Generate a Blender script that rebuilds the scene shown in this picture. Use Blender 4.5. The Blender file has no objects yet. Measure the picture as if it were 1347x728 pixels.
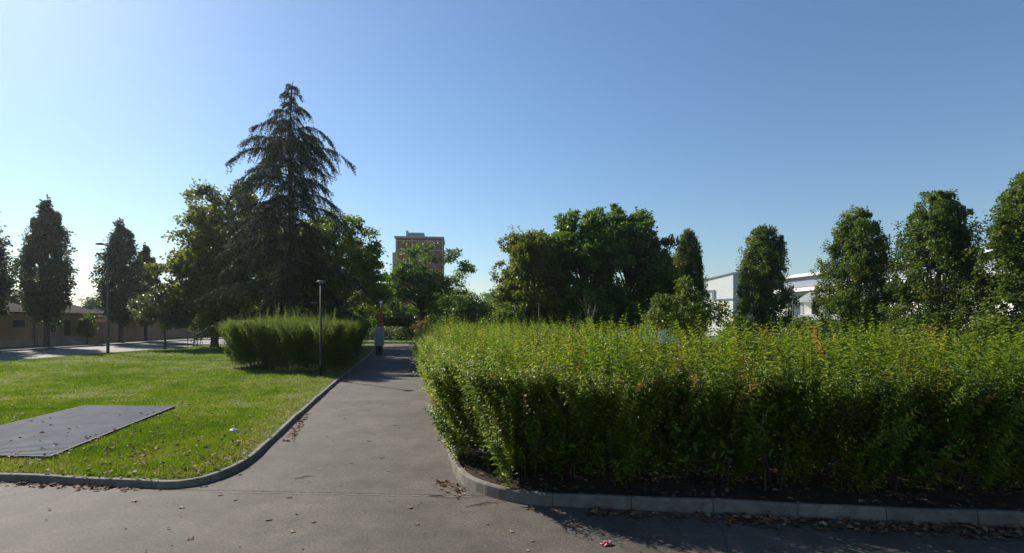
import bpy, math, random
import numpy as np
from mathutils import Vector

# ------------------------------------------------------------------ camera, light, exposure
S = bpy.context.scene
COL = S.collection
R = math.radians
CAM_H = 2.4
F = 673.0            # focal length in photo pixels (photo 1347 wide)
HZ = 423.0           # horizon row
cam_d = bpy.data.cameras.new('camera')
cam = bpy.data.objects.new('camera', cam_d)
COL.objects.link(cam)
cam.location = (0, 0, CAM_H)
cam.rotation_euler = (R(90), 0, 0)
cam_d.sensor_width = 36.0
cam_d.lens = 36.0 * F / 1347.0
cam_d.shift_y = (HZ - 364.0) / 1347.0
cam_d.clip_start = 0.1
cam_d.clip_end = 6000
S.camera = cam

SUN_AZ = R(-50)      # left of straight ahead
SUN_EL = R(35)
sun_dir = Vector((math.sin(SUN_AZ) * math.cos(SUN_EL), math.cos(SUN_AZ) * math.cos(SUN_EL), math.sin(SUN_EL)))
W = bpy.data.worlds.new('World')
S.world = W
W.use_nodes = True
wn = W.node_tree
bg = wn.nodes['Background']
sky = wn.nodes.new('ShaderNodeTexSky')
sky.sky_type = 'NISHITA'
sky.sun_disc = False
sky.sun_elevation = SUN_EL
sky.sun_rotation = SUN_AZ
sky.air_density = 1.3
sky.dust_density = 0.3
sky.ozone_density = 6.0
sky.altitude = 100
wn.links.new(sky.outputs['Color'], bg.inputs['Color'])
bg.inputs['Strength'].default_value = 0.078
sl = bpy.data.lights.new('sun', 'SUN')
sl.energy = 5.0
sl.angle = R(0.55)
sl.color = (1.0, 0.93, 0.82)
so = bpy.data.objects.new('sun', sl)
COL.objects.link(so)
so.location = (0, 0, 60)
so.rotation_euler = (-sun_dir).to_track_quat('-Z', 'Y').to_euler()
S.view_settings.view_transform = 'Standard'
S.view_settings.look = 'None'
S.view_settings.gamma = 1.0
S.view_settings.use_curve_mapping = False
S.view_settings.exposure = 0.70
S.render.engine = 'CYCLES'
try:
    S.cycles.max_bounces = 6
    S.cycles.transparent_max_bounces = 8
    S.cycles.transmission_bounces = 4
    S.cycles.use_denoising = True
except Exception:
    pass

rng = np.random.default_rng(11)
random.seed(5)


# ------------------------------------------------------------------ helpers
def PX(px, d):
    return (px - 673.5) / F * d


def tag(o, label=None, cat=None, group=None, kind=None):
    if label: o['label'] = label
    if cat: o['category'] = cat
    if group: o['group'] = group
    if kind: o['kind'] = kind
    return o


def empty(name, loc=(0, 0, 0), rz=0.0):
    o = bpy.data.objects.new(name, None)
    o.empty_display_size = 0.2
    COL.objects.link(o)
    o.location = loc
    o.rotation_euler = (0, 0, rz)
    return o


def thing(name, label, cat, loc=(0, 0, 0), rz=0.0, group=None):
    return tag(empty(name, loc, rz), label, cat, group)


def link(name, me, m=None, parent=None):
    o = bpy.data.objects.new(name, me)
    COL.objects.link(o)
    if m is not None and len(me.materials) == 0: me.materials.append(m)
    if parent is not None: o.parent = parent
    return o


def copy_tree(o, parent=None):
    c = o.copy()
    COL.objects.link(c)
    if parent is not None: c.parent = parent
    for ch in list(o.children): copy_tree(ch, c)
    return c


class MB:
    """collects simple solids and links them as ONE mesh"""
    def __init__(s):
        s.v, s.f = [], []

    def add(s, vs, fs):
        b = len(s.v)
        s.v += [tuple(v) for v in vs]
        s.f += [tuple(i + b for i in f) for f in fs]

    def box(s, x0, y0, z0, x1, y1, z1):
        s.add([(x0, y0, z0), (x1, y0, z0), (x1, y1, z0), (x0, y1, z0), (x0, y0, z1), (x1, y0, z1), (x1, y1, z1), (x0, y1, z1)],
              [(0, 3, 2, 1), (4, 5, 6, 7), (0, 1, 5, 4), (1, 2, 6, 5), (2, 3, 7, 6), (3, 0, 4, 7)])

    def obox(s, o, u, l0, l1, w0, w1, z0, z1):
        """box along a ground direction u from o"""
        n = (-u[1], u[0])
        P = lambda a, b, z: (o[0] + u[0] * a + n[0] * b, o[1] + u[1] * a + n[1] * b, z)
        s.add([P(l0, w0, z0), P(l1, w0, z0), P(l1, w1, z0), P(l0, w1, z0), P(l0, w0, z1), P(l1, w0, z1), P(l1, w1, z1), P(l0, w1, z1)],
              [(0, 3, 2, 1), (4, 5, 6, 7), (0, 1, 5, 4), (1, 2, 6, 5), (2, 3, 7, 6), (3, 0, 4, 7)])

    def tube(s, pts, rad, n=8, caps=True):
        pts = [Vector(p) for p in pts]
        b = len(s.v)
        for i, p in enumerate(pts):
            t = (pts[min(i + 1, len(pts) - 1)] - pts[max(i - 1, 0)])
            if t.length < 1e-9: t = Vector((0, 0, 1))
            t.normalize()
            a = Vector((1, 0, 0)) if abs(t.x) < 0.8 else Vector((0, 1, 0))
            u = t.cross(a).normalized()
            w = t.cross(u)
            for k in range(n):
                q = 2 * math.pi * k / n
                s.v.append(tuple(p + (u * math.cos(q) + w * math.sin(q)) * rad[i]))
        for i in range(len(pts) - 1):
            for k in range(n):
                k2 = (k + 1) % n
                s.f.append((b + i * n + k, b + i * n + k2, b + (i + 1) * n + k2, b + (i + 1) * n + k))
        if caps:
            s.f.append(tuple(b + k for k in range(n))[::-1])
            s.f.append(tuple(b + (len(pts) - 1) * n + k for k in range(n)))

    def prism(s, poly, y0, y1):
        """profile in x,z extruded along y"""
        n = len(poly)
        s.add([(x, y0, z) for x, z in poly] + [(x, y1, z) for x, z in poly],
              [tuple(range(n)), tuple(range(2 * n - 1, n - 1, -1))] + [(i, i + n, (i + 1) % n + n, (i + 1) % n) for i in range(n)])

    def build(s, name, m, parent=None, smooth=False):
        me = bpy.data.meshes.new(name)
        me.from_pydata(s.v, [], s.f)
        if smooth:
            me.polygons.foreach_set('use_smooth', [True] * len(me.polygons))
        me.update()
        return link(name, me, m, parent)


def np_mesh(name, V, Fc, tint=None):
    """V (n,3), Fc (m,k) -> mesh, optional per-face tint attribute"""
    me = bpy.data.meshes.new(name)
    m, k = Fc.shape
    me.vertices.add(len(V))
    me.vertices.foreach_set('co', np.ascontiguousarray(V, dtype=np.float32).ravel())
    me.loops.add(m * k)
    me.loops.foreach_set('vertex_index', np.ascontiguousarray(Fc, dtype=np.int32).ravel())
    me.polygons.add(m)
    me.polygons.foreach_set('loop_start', np.arange(0, m * k, k, dtype=np.int32))
    if tint is not None:
        a = me.attributes.new('tint', 'FLOAT', 'FACE')
        a.data.foreach_set('value', np.ascontiguousarray(tint, dtype=np.float32))
    me.update(calc_edges=True)
    me.validate()
    return me


def unit(a):
    return a / np.maximum(np.linalg.norm(a, axis=-1, keepdims=True), 1e-9)


def leaf_mesh(name, P, D, N, L, Wd, tint, fine=False, fold=0.25, curl=0.15):
    """leaves: base P, axis D, approx normal N, length L, width Wd"""
    D = unit(D)
    B = unit(np.cross(D, N))
    N = np.cross(B, D)
    L = L[:, None]; Wd = Wd[:, None]
    n = len(P)
    if fine:
        tip = P + D * L - N * L * curl
        la = P + D * L * .30 - B * Wd * .42 + N * Wd * fold
        lb = P + D * L * .66 - B * Wd * .36 + N * Wd * fold * .7 - N * L * curl * .4
        ra = P + D * L * .30 + B * Wd * .42 + N * Wd * fold
        rb = P + D * L * .66 + B * Wd * .36 + N * Wd * fold * .7 - N * L * curl * .4
        V = np.stack([P, la, lb, tip, rb, ra], 1).reshape(-1, 3)
        i = np.arange(n) * 6
        Fc = np.stack([np.stack([i, i + 3, i + 2, i + 1], 1), np.stack([i, i + 5, i + 4, i + 3], 1)], 1).reshape(-1, 4)
        return np_mesh(name, V, Fc, np.repeat(tint, 2))
    tip = P + D * L - N * L * curl
    l = P + D * L * .45 - B * Wd * .5 + N * Wd * fold * .5
    r = P + D * L * .45 + B * Wd * .5 + N * Wd * fold * .5
    V = np.stack([P, r, tip, l], 1).reshape(-1, 3)
    i = np.arange(n) * 4
    return np_mesh(name, V, np.stack([i, i + 1, i + 2, i + 3], 1), tint)


def noise2(x, y, f, seed, n=7):
    r = np.random.default_rng(seed)
    o = np.zeros_like(x)
    for i in range(n):
        a = r.uniform(0, 6.283); k = f * r.uniform(.6, 1.7)
        o += np.sin((x * math.cos(a) + y * math.sin(a)) * k + r.uniform(0, 6.28) + 1.3 * np.sin((x * math.sin(a) - y * math.cos(a)) * k * .7))
    return o / n ** .5


def in_poly(x, y, poly):
    inside = np.zeros(len(x), bool)
    j = len(poly) - 1
    for i in range(len(poly)):
        xi, yi = poly[i]; xj, yj = poly[j]
        c = ((yi > y) != (yj > y)) & (x < (xj - xi) * (y - yi) / (yj - yi + 1e-12) + xi)
        inside ^= c
        j = i
    return inside


# ------------------------------------------------------------------ materials
def new_mat(name):
    m = bpy.data.materials.new(name)
    m.use_nodes = True
    nt = m.node_tree
    return m, nt, nt.nodes['Principled BSDF']


def plain(name, c, rough=0.6, metal=0.0, var=0.25, scale=3.0, bump=0.0, spec=None):
    m, nt, b = new_mat(name)
    tc = nt.nodes.new('ShaderNodeTexCoord')
    nz = nt.nodes.new('ShaderNodeTexNoise')
    nz.inputs['Scale'].default_value = scale
    nz.inputs['Detail'].default_value = 6
    nz.inputs['Roughness'].default_value = 0.65
    nt.links.new(tc.outputs['Object'], nz.inputs['Vector'])
    cr = nt.nodes.new('ShaderNodeValToRGB')
    cr.color_ramp.elements[0].position = 0.3
    cr.color_ramp.elements[1].position = 0.7
    cr.color_ramp.elements[0].color = (*[x * (1 - var) for x in c], 1)
    cr.color_ramp.elements[1].color = (*[min(1, x * (1 + var)) for x in c], 1)
    nt.links.new(nz.outputs['Fac'], cr.inputs['Fac'])
    nt.links.new(cr.outputs['Color'], b.inputs['Base Color'])
    b.inputs['Roughness'].default_value = rough
    b.inputs['Metallic'].default_value = metal
    if spec is not None: b.inputs['Specular IOR Level'].default_value = spec
    if bump:
        n2 = nt.nodes.new('ShaderNodeTexNoise')
        n2.inputs['Scale'].default_value = scale * 12
        n2.inputs['Detail'].default_value = 8
        nt.links.new(tc.outputs['Object'], n2.inputs['Vector'])
        bp = nt.nodes.new('ShaderNodeBump')
        bp.inputs['Strength'].default_value = bump
        bp.inputs['Distance'].default_value = 0.02
        nt.links.new(n2.outputs['Fac'], bp.inputs['Height'])
        nt.links.new(bp.outputs['Normal'], b.inputs['Normal'])
    return m


def leaf_mat(name, stops, trans=0.38, rough=0.45, spec=0.4, tboost=(1.25, 1.35, 0.6)):
    m, nt, b = new_mat(name)
    at = nt.nodes.new('ShaderNodeAttribute')
    at.attribute_name = 'tint'
    cr = nt.nodes.new('ShaderNodeValToRGB')
    e = cr.color_ramp.elements
    e[0].position = stops[0][0]; e[0].color = (*stops[0][1], 1)
    e[1].position = stops[-1][0]; e[1].color = (*stops[-1][1], 1)
    for p, c in stops[1:-1]:
        k = e.new(p); k.color = (*c, 1)
    nt.links.new(at.outputs['Fac'], cr.inputs['Fac'])
    nt.links.new(cr.outputs['Color'], b.inputs['Base Color'])
    b.inputs['Roughness'].default_value = rough
    b.inputs['Specular IOR Level'].default_value = spec
    tr = nt.nodes.new('ShaderNodeBsdfTranslucent')
    mu = nt.nodes.new('ShaderNodeMix')
    mu.data_type = 'RGBA'; mu.blend_type = 'MULTIPLY'
    mu.inputs['Factor'].default_value = 1.0
    mu.inputs[7].default_value = (*tboost, 1)
    nt.links.new(cr.outputs['Color'], mu.inputs[6])
    nt.links.new(mu.outputs[2], tr.inputs['Color'])
    mx = nt.nodes.new('ShaderNodeMixShader')
    mx.inputs['Fac'].default_value = trans
    nt.links.new(b.outputs[0], mx.inputs[1])
    nt.links.new(tr.outputs[0], mx.inputs[2])
    nt.links.new(mx.outputs[0], nt.nodes['Material Output'].inputs['Surface'])
    return m


def asphalt(name, base, patch):
    m, nt, b = new_mat(name)
    L = nt.links.new
    tc = nt.nodes.new('ShaderNodeTexCoord')
    def noise(scale, detail=6, rough=.6):
        n = nt.nodes.new('ShaderNodeTexNoise')
        n.inputs['Scale'].default_value = scale
        n.inputs['Detail'].default_value = detail
        n.inputs['Roughness'].default_value = rough
        L(tc.outputs['Object'], n.inputs['Vector'])
        return n
    big = noise(.55, 5, .6)
    mid = noise(3.2, 8, .7)
    fine = noise(75, 6, .85)
    def ramp(src, p0, p1, c0, c1):
        r = nt.nodes.new('ShaderNodeValToRGB')
        r.color_ramp.elements[0].position = p0; r.color_ramp.elements[1].position = p1
        r.color_ramp.elements[0].color = (*c0, 1); r.color_ramp.elements[1].color = (*c1, 1)
        L(src.outputs['Fac'], r.inputs['Fac'])
        return r
    r1 = ramp(big, .32, .68, [x * .78 for x in base], patch)
    r2 = ramp(mid, .3, .72, (.78, .78, .78), (1.18, 1.17, 1.15))
    r3 = ramp(fine, .34, .70, (.55, .55, .57), (1.55, 1.52, 1.46))
    def mul(a, c):
        x = nt.nodes.new('ShaderNodeMix'); x.data_type = 'RGBA'; x.blend_type = 'MULTIPLY'
        x.inputs['Factor'].default_value = 1
        L(a, x.inputs[6]); L(c, x.inputs[7])
        return x.outputs[2]
    grit = noise(34, 5, .75)
    r4 = ramp(grit, .36, .66, (.58, .58, .59), (1.46, 1.44, 1.38))
    st = noise(1.1, 9, .75)
    r5 = ramp(st, .40, .60, (.86, .85, .84), (1.10, 1.09, 1.08))
    c = mul(mul(mul(mul(r1.outputs['Color'], r2.outputs['Color']), r3.outputs['Color']), r4.outputs['Color']), r5.outputs['Color'])
    # hairline cracks, broken up by noise
    wrp = nt.nodes.new('ShaderNodeMix'); wrp.data_type = 'RGBA'; wrp.blend_type = 'LINEAR_LIGHT'; wrp.inputs['Factor'].default_value = .16
    L(tc.outputs['Object'], wrp.inputs[6]); L(mid.outputs['Color'], wrp.inputs[7])
    vc = nt.nodes.new('ShaderNodeTexVoronoi'); vc.feature = 'DISTANCE_TO_EDGE'; vc.inputs['Scale'].default_value = .33
    L(wrp.outputs[2], vc.inputs['Vector'])
    rc = nt.nodes.new('ShaderNodeValToRGB')
    rc.color_ramp.elements[0].position = .0015; rc.color_ramp.elements[0].color = (.45, .44, .43, 1)
    rc.color_ramp.elements[1].position = .005; rc.color_ramp.elements[1].color = (1, 1, 1, 1)
    L(vc.outputs['Distance'], rc.inputs['Fac'])
    msk = nt.nodes.new('ShaderNodeValToRGB')
    msk.color_ramp.elements[0].position = .5; msk.color_ramp.elements[1].position = .58
    L(big.outputs['Fac'], msk.inputs['Fac'])
    mk = nt.nodes.new('ShaderNodeMix'); mk.data_type = 'RGBA'; mk.inputs[6].default_value = (1, 1, 1, 1)
    L(msk.outputs['Color'], mk.inputs['Factor']); L(rc.outputs['Color'], mk.inputs[7])
    c = mul(c, mk.outputs[2])
    # dark spots (tar, chewing gum, oil)
    vo = nt.nodes.new('ShaderNodeTexVoronoi')
    vo.inputs['Scale'].default_value = 1.6
    vo.inputs['Randomness'].default_value = 1
    L(tc.outputs['Object'], vo.inputs['Vector'])
    sp = nt.nodes.new('ShaderNodeValToRGB')
    sp.color_ramp.elements[0].position = .018; sp.color_ramp.elements[0].color = (.5, .5, .5, 1)
    sp.color_ramp.elements[1].position = .05; sp.color_ramp.elements[1].color = (1, 1, 1, 1)
    L(vo.outputs['Distance'], sp.inputs['Fac'])
    c = mul(c, sp.outputs['Color'])
    L(c, b.inputs['Base Color'])
    b.inputs['Roughness'].default_value = .82
    b.inputs['Specular IOR Level'].default_value = .35
    bp = nt.nodes.new('ShaderNodeBump')
    bp.inputs['Strength'].default_value = .55
    bp.inputs['Distance'].default_value = .006
    L(fine.outputs['Fac'], bp.inputs['Height'])
    L(bp.outputs['Normal'], b.inputs['Normal'])
    return m


def ground_mix(name, stops, scale, fine, bump=.5, rough=.95):
    """patchy natural ground"""
    m, nt, b = new_mat(name)
    L = nt.links.new
    tc = nt.nodes.new('ShaderNodeTexCoord')
    a = nt.nodes.new('ShaderNodeTexNoise')
    a.inputs['Scale'].default_value = scale; a.inputs['Detail'].default_value = 8; a.inputs['Roughness'].default_value = .7
    f = nt.nodes.new('ShaderNodeTexNoise')
    f.inputs['Scale'].default_value = fine; f.inputs['Detail'].default_value = 5
    L(tc.outputs['Object'], a.inputs['Vector']); L(tc.outputs['Object'], f.inputs['Vector'])
    mt = nt.nodes.new('ShaderNodeMath'); mt.operation = 'MULTIPLY_ADD'
    mt.inputs[1].default_value = .45
    L(f.outputs['Fac'], mt.inputs[0])
    m2 = nt.nodes.new('ShaderNodeMath'); m2.operation = 'MULTIPLY'; m2.inputs[1].default_value = .55
    L(a.outputs['Fac'], m2.inputs[0]); L(m2.outputs[0], mt.inputs[2])
    cr = nt.nodes.new('ShaderNodeValToRGB')
    e = cr.color_ramp.elements
    e[0].position = stops[0][0]; e[0].color = (*stops[0][1], 1)
    e[1].position = stops[-1][0]; e[1].color = (*stops[-1][1], 1)
    for p, c in stops[1:-1]:
        k = e.new(p); k.color = (*c, 1)
    L(mt.outputs[0], cr.inputs['Fac']); L(cr.outputs['Color'], b.inputs['Base Color'])
    b.inputs['Roughness'].default_value = rough
    b.inputs['Specular IOR Level'].default_value = .15
    bp = nt.nodes.new('ShaderNodeBump'); bp.inputs['Strength'].default_value = bump; bp.inputs['Distance'].default_value = .03
    L(f.outputs['Fac'], bp.inputs['Height']); L(bp.outputs['Normal'], b.inputs['Normal'])
    return m


M = {}
M['asphalt'] = asphalt('road asphalt', (.079, .069, .060), (.095, .082, .071))
M['path'] = asphalt('path asphalt', (.080, .070, .061), (.097, .084, .073))
M['street'] = asphalt('street asphalt', (.15, .145, .14), (.18, .172, .165))
M['lawn'] = ground_mix('lawn soil and turf', [(.30, (.04, .05, .012)), (.46, (.07, .10, .016)), (.58, (.09, .10, .025)), (.70, (.15, .11, .055))], .9, 40)
M['park_grass'] = ground_mix('park grass', [(.30, (.04, .07, .012)), (.5, (.07, .12, .018)), (.7, (.10, .13, .03))], .25, 12)
M['soil'] = ground_mix('bed soil', [(.3, (.018, .013, .009)), (.5, (.045, .032, .022)), (.68, (.09, .06, .036))], 2.5, 60, 1.0)
M['pave'] = plain('pavement grey', (.20, .17, .14), .9, var=.2, scale=1.5)
M['bark'] = plain('bark brown', (.075, .058, .042), .95, var=.45, scale=5, bump=.9)
M['bark_pale'] = plain('bark pale', (.30, .26, .20), .9, var=.3, scale=5, bump=.6)
M['bark_dark'] = plain('bark dark', (.045, .036, .03), .95, var=.4, scale=4, bump=.9)
M['stem'] = plain('shrub stem', (.055, .038, .024), .9, var=.4, scale=8)
M['galv'] = plain('galvanised grey', (.25, .26, .26), .5, metal=.35, var=.15, scale=4)
M['lamp_paint'] = plain('lamp grey green', (.030, .036, .034), .6, var=.2, scale=5, spec=.15)
M['cab_door'] = plain('cabinet door grey', (.22, .235, .225), .6, var=.3, scale=6)
M['dark_metal'] = plain('dark grey paint', (.055, .06, .06), .45, var=.2, scale=6)
M['black'] = plain('black plastic', (.02, .02, .021), .5, var=.3, scale=6)
M['lens'] = plain('lamp lens', (.6, .6, .58), .3, var=.05)
M['red'] = plain('red paint', (.46, .035, .018), .5, var=.25, scale=5)
M['white_paint'] = plain('white paint', (.78, .77, .75), .6, var=.06, scale=.7)
M['white_render'] = plain('white render', (.76, .76, .75), .85, var=.06, scale=.4)
M['grey_clad_shade'] = plain('grey cladding and side shade', (.22, .25, .28), .55, var=.12, scale=.5)  # cladding grey, also used as painted shade on the gable block's side
M['glass'] = plain('window glass', (.035, .042, .05), .08, var=.2, scale=.6, spec=.7)
M['ochre'] = plain('ochre render', (.34, .22, .125), .9, var=.22, scale=.8, bump=.3)
M['ochre_pale'] = plain('pale worn render', (.36, .27, .18), .9, var=.25, scale=.9, bump=.3)
M['rooftile'] = plain('old roof tiles', (.075, .064, .058), .95, var=.35, scale=2.2, bump=.6, spec=.05)
M['terracotta'] = plain('terracotta coping', (.36, .15, .085), .85, var=.3, scale=3)
M['door'] = plain('dark door', (.045, .032, .026), .6, var=.3, scale=3)
M['concrete'] = plain('concrete frame', (.32, .31, .295), .85, var=.15, scale=.5)
M['brick'] = plain('dark red brick', (.24, .048, .034), .9, var=.2, scale=2)
M['tyre'] = plain('tyre rubber', (.02, .02, .02), .8, var=.2)
M['rim'] = plain('wheel rim', (.4, .4, .42), .35, metal=.7, var=.1)
M['car_dark'] = plain('dark blue car paint', (.012, .016, .03), .2, var=.1, spec=.6)
M['car_grey'] = plain('silver car paint', (.38, .39, .40), .25, metal=.4, var=.08)
M['wood'] = plain('stake wood', (.26, .20, .14), .85, var=.3, scale=7)

# ------------------------------------------------------------------ ground, roads, kerbs
U = Vector((-0.2025, 1.0)).normalized()          # path direction
XL = lambda y: -6.40 - (y - 18.0) * 0.2025       # path left edge (kerb face)
XR = lambda y: -1.90 - (y - 12.9) * 0.2025       # path right edge (kerb face)
YR = lambda x: 6.70 - 0.125 * x                  # near road edge


def sheet(name, pts, z, m, kind='structure'):
    me = bpy.data.meshes.new(name)
    me.from_pydata([(x, y, z) for x, y in pts], [], [tuple(range(len(pts)))])
    me.update()
    o = link(name, me, m)
    o['kind'] = kind
    if me.polygons[0].normal.z < 0: me.flip_normals()
    return o


gv = []
for k in range(48):
    a = 2 * math.pi * k / 48
    gv.append((math.cos(a) * 900, math.sin(a) * 900))
sheet('ground', gv, -.012, M['park_grass'])
sheet('road', [(-70, -9), (60, -9), (60, YR(60) + .05), (1.5, YR(1.5) + .1), (-1.0, 7.9), (-4.5, 7.9), (-5.2, YR(-5.2) + .1), (-70, YR(-70) + .1)], 0, M['asphalt'])
YJ = lambda x: 7.05 - .06 * x                    # joint between road and path
path_pts = [(-4.9, 7.30), (-.3, 7.02), (XR(9) + .06, 9.0), (XR(53) + .06, 53), (XL(53) - .06, 53), (XL(18) - .06, 18), (XL(12.5), 12.5), (-4.68, 9.6), (-4.62, 8.4)]
sheet('path', path_pts, .004, M['path'])
# cross path at the far end
sheet('cross_path', [(XL(53) - 22, 50.5), (XL(53) - .1, 50.2), (XL(53) - .1, 52.9), (XL(53) - 22, 53.2)], .004, M['path'])
# street on the left, running away
sheet('street', [(-39.8, -30), (-29.6, -30), (-29.2, 50), (-27.5, 66), (-24, 72), (-24, 82), (-39.8, 82)], .004, M['street'])
sheet('pavement', [(-44.6, -30), (-40.0, -30), (-40.0, 82), (-44.6, 82)], .10, M['pave'])


def sweep_kerb(name, pts, width, h, m):
    """kerb of separate stones: pts run along the FACE; the stone lies to the left of the direction of travel; h = height"""
    P = [Vector(p) for p in pts]
    # resample fine
    out = [P[0]]
    for i in range(len(P) - 1):
        n = max(1, int((P[i + 1] - P[i]).length / .12))
        for k in range(1, n + 1): out.append(P[i].lerp(P[i + 1], k / n))
    prof = [(0, -.02), (0.012, h * .55), (.018, h - .022), (.03, h - .006), (.046, h), (width - .012, h - .003), (width, h - .014), (width, -.02)]
    vs, fs, uvs = [], [], []
    acc = 0
    ks = []
    for i, p in enumerate(out):
        t = out[min(i + 1, len(out) - 1)] - out[max(i - 1, 0)]
        t.normalize()
        nrm = Vector((-t.y, t.x))
        if i: acc += (out[i] - out[i - 1]).length
        jz = .006 * math.sin(acc * 1.7) + .004 * math.sin(acc * 4.1 + 1)
        for a, z in prof:
            q = p + nrm * (a + .004 * math.sin(acc * 2.3 + a * 9))
            vs.append((q.x, q.y, z + (jz if z > 0 else 0)))
            ks.append(acc)
    n = len(prof)
    for i in range(len(out) - 1):
        for k in range(n - 1):
            fs.append((i * n + k, (i + 1) * n + k, (i + 1) * n + k + 1, i * n + k + 1))
    fs.append(tuple(range(n)))
    fs.append(tuple(range(len(vs) - n, len(vs)))[::-1])
    me = bpy.data.meshes.new(name)
    me.from_pydata(vs, [], fs)
    at = me.attributes.new('run', 'FLOAT', 'POINT')
    at.data.foreach_set('value', ks)
    me.update()
    o = link(name, me, m)
    o['kind'] = 'structure'
    return o


def kerb_mat():
    m, nt, b = new_mat('kerb stone')
    L = nt.links.new
    at = nt.nodes.new('ShaderNodeAttribute'); at.attribute_name = 'run'
    fr = nt.nodes.new('ShaderNodeMath'); fr.operation = 'FRACT'
    sc = nt.nodes.new('ShaderNodeMath'); sc.operation = 'MULTIPLY'; sc.inputs[1].default_value = 1.0
    L(at.outputs['Fac'], sc.inputs[0]); L(sc.outputs[0], fr.inputs[0])
    j = nt.nodes.new('ShaderNodeValToRGB')
    j.color_ramp.elements[0].position = .006; j.color_ramp.elements[0].color = (.22, .2, .18, 1)
    j.color_ramp.elements[1].position = .018; j.color_ramp.elements[1].color = (1, 1, 1, 1)
    L(fr.outputs[0], j.inputs['Fac'])
    fl = nt.nodes.new('ShaderNodeMath'); fl.operation = 'FLOOR'
    L(sc.outputs[0], fl.inputs[0])
    wn_ = nt.nodes.new('ShaderNodeTexWhiteNoise'); wn_.noise_dimensions = '1D'
    L(fl.outputs[0], wn_.inputs['W'])
    tc = nt.nodes.new('ShaderNodeTexCoord')
    nz = nt.nodes.new('ShaderNodeTexNoise'); nz.inputs['Scale'].default_value = 6; nz.inputs['Detail'].default_value = 8; nz.inputs['Roughness'].default_value = .7
    L(tc.outputs['Object'], nz.inputs['Vector'])
    fn = nt.nodes.new('ShaderNodeTexNoise'); fn.inputs['Scale'].default_value = 150
    L(tc.outputs['Object'], fn.inputs['Vector'])
    cr = nt.nodes.new('ShaderNodeValToRGB')
    cr.color_ramp.elements[0].position = .3; cr.color_ramp.elements[0].color = (.095, .082, .062, 1)
    cr.color_ramp.elements[1].position = .7; cr.color_ramp.elements[1].color = (.215, .188, .145, 1)
    L(nz.outputs['Fac'], cr.inputs['Fac'])
    mr = nt.nodes.new('ShaderNodeMapRange'); mr.inputs['To Min'].default_value = .82; mr.inputs['To Max'].default_value = 1.12
    L(wn_.outputs['Value'], mr.inputs['Value'])
    def mul(a, c):
        x = nt.nodes.new('ShaderNodeMix'); x.data_type = 'RGBA'; x.blend_type = 'MULTIPLY'; x.inputs['Factor'].default_value = 1
        L(a, x.inputs[6]); L(c, x.inputs[7]); return x.outputs[2]
    L(mul(mul(cr.outputs['Color'], j.outputs['Color']), mr.outputs['Result']), b.inputs['Base Color'])
    b.inputs['Roughness'].default_value = .88
    bp = nt.nodes.new('ShaderNodeBump'); bp.inputs['Strength'].default_value = .4; bp.inputs['Distance'].default_value = .006
    L(fn.outputs['Fac'], bp.inputs['Height']); L(bp.outputs['Normal'], b.inputs['Normal'])
    return m


M['kerb'] = kerb_mat()


def arc(p0, p1, p2, n=8):
    p0, p1, p2 = Vector(p0), Vector(p1), Vector(p2)
    return [tuple((1 - t) ** 2 * p0 + 2 * t * (1 - t) * p1 + t * t * p2) for t in [i / n for i in range(n + 1)]]


kl = [(XL(52), 52), (XL(18), 18), (XL(12.5) + .05, 12.5)] + arc((-4.62, 9.7), (-3.92, 7.05), (-5.25, YR(-5.25)), 10) + [(-30, YR(-30))]
kr = [(30, YR(30)), (.9, YR(.9))] + arc((.45, YR(.45)), (-.75, 6.88), (-.98, 8.35), 10) + [(XR(52), 52)]
# both run so that the stone lies on the planted side
KW, KH = .11, .105
sweep_kerb('kerb', [(a, b) for a, b in kl[::-1]], KW, KH, M['kerb'])
sweep_kerb('kerb', [(a, b) for a, b in kr[::-1]], KW, .155, M['kerb'])
sweep_kerb('kerb', [(-29.3, 49), (-29.5, 20), (-29.65, 8)], .14, .12, M['kerb'])
sweep_kerb('kerb', [(-39.85, -20), (-39.85, 80)], .14, .13, M['kerb'])
def inset(pts, k):
    out = []
    for i in range(len(pts)):
        t = Vector(pts[min(i + 1, len(pts) - 1)]) - Vector(pts[max(i - 1, 0)])
        t.normalize()
        out.append((pts[i][0] + t.y * k, pts[i][1] - t.x * k))
    return out
lawn_poly = inset(kl, .06) + [(-29.55, YR(-29.5)), (-29.45, 20), (-29.2, 49), (-26, 51)]
sheet('lawn', lawn_poly, .092, M['lawn'])
bed_poly = [(a + .05, b + .06) for a, b in kr] + [(XR(52) + 6, 52), (6, 30), (30, 12)]
bed_poly = [(30, YR(30) + .06)] + inset(kr, .06)[1:-1] + [(XR(32) + .06, 32), (XR(32) + 3.6, 32), (3.6, 11.2), (30, 9.5)]
sheet('planting_bed', bed_poly, .125, M['soil'])

# joint between the road and the path, a worn pale strip with a gap of its own
jm = MB()
for i in range(40):
    x0 = -4.25 + i * .0925
    y0 = 7.18 - .055 * (x0 + 4.25) + .012 * math.sin(i * 1.3)
    y1 = 7.18 - .055 * (x0 + .0925 + 4.25) + .012 * math.sin((i + 1) * 1.3)
    w = .012 + .006 * math.sin(i * 2.1)
    jm.add([(x0, y0, .0085), (x0 + .0925, y1, .0085), (x0 + .0925, y1 + w, .0085), (x0, y0 + w, .0085)], [(0, 1, 2, 3)])
jo = jm.build('road_joint', plain('joint filler', (.21, .19, .165), .9, var=.35, scale=9))
jo['kind'] = 'structure'

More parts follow.
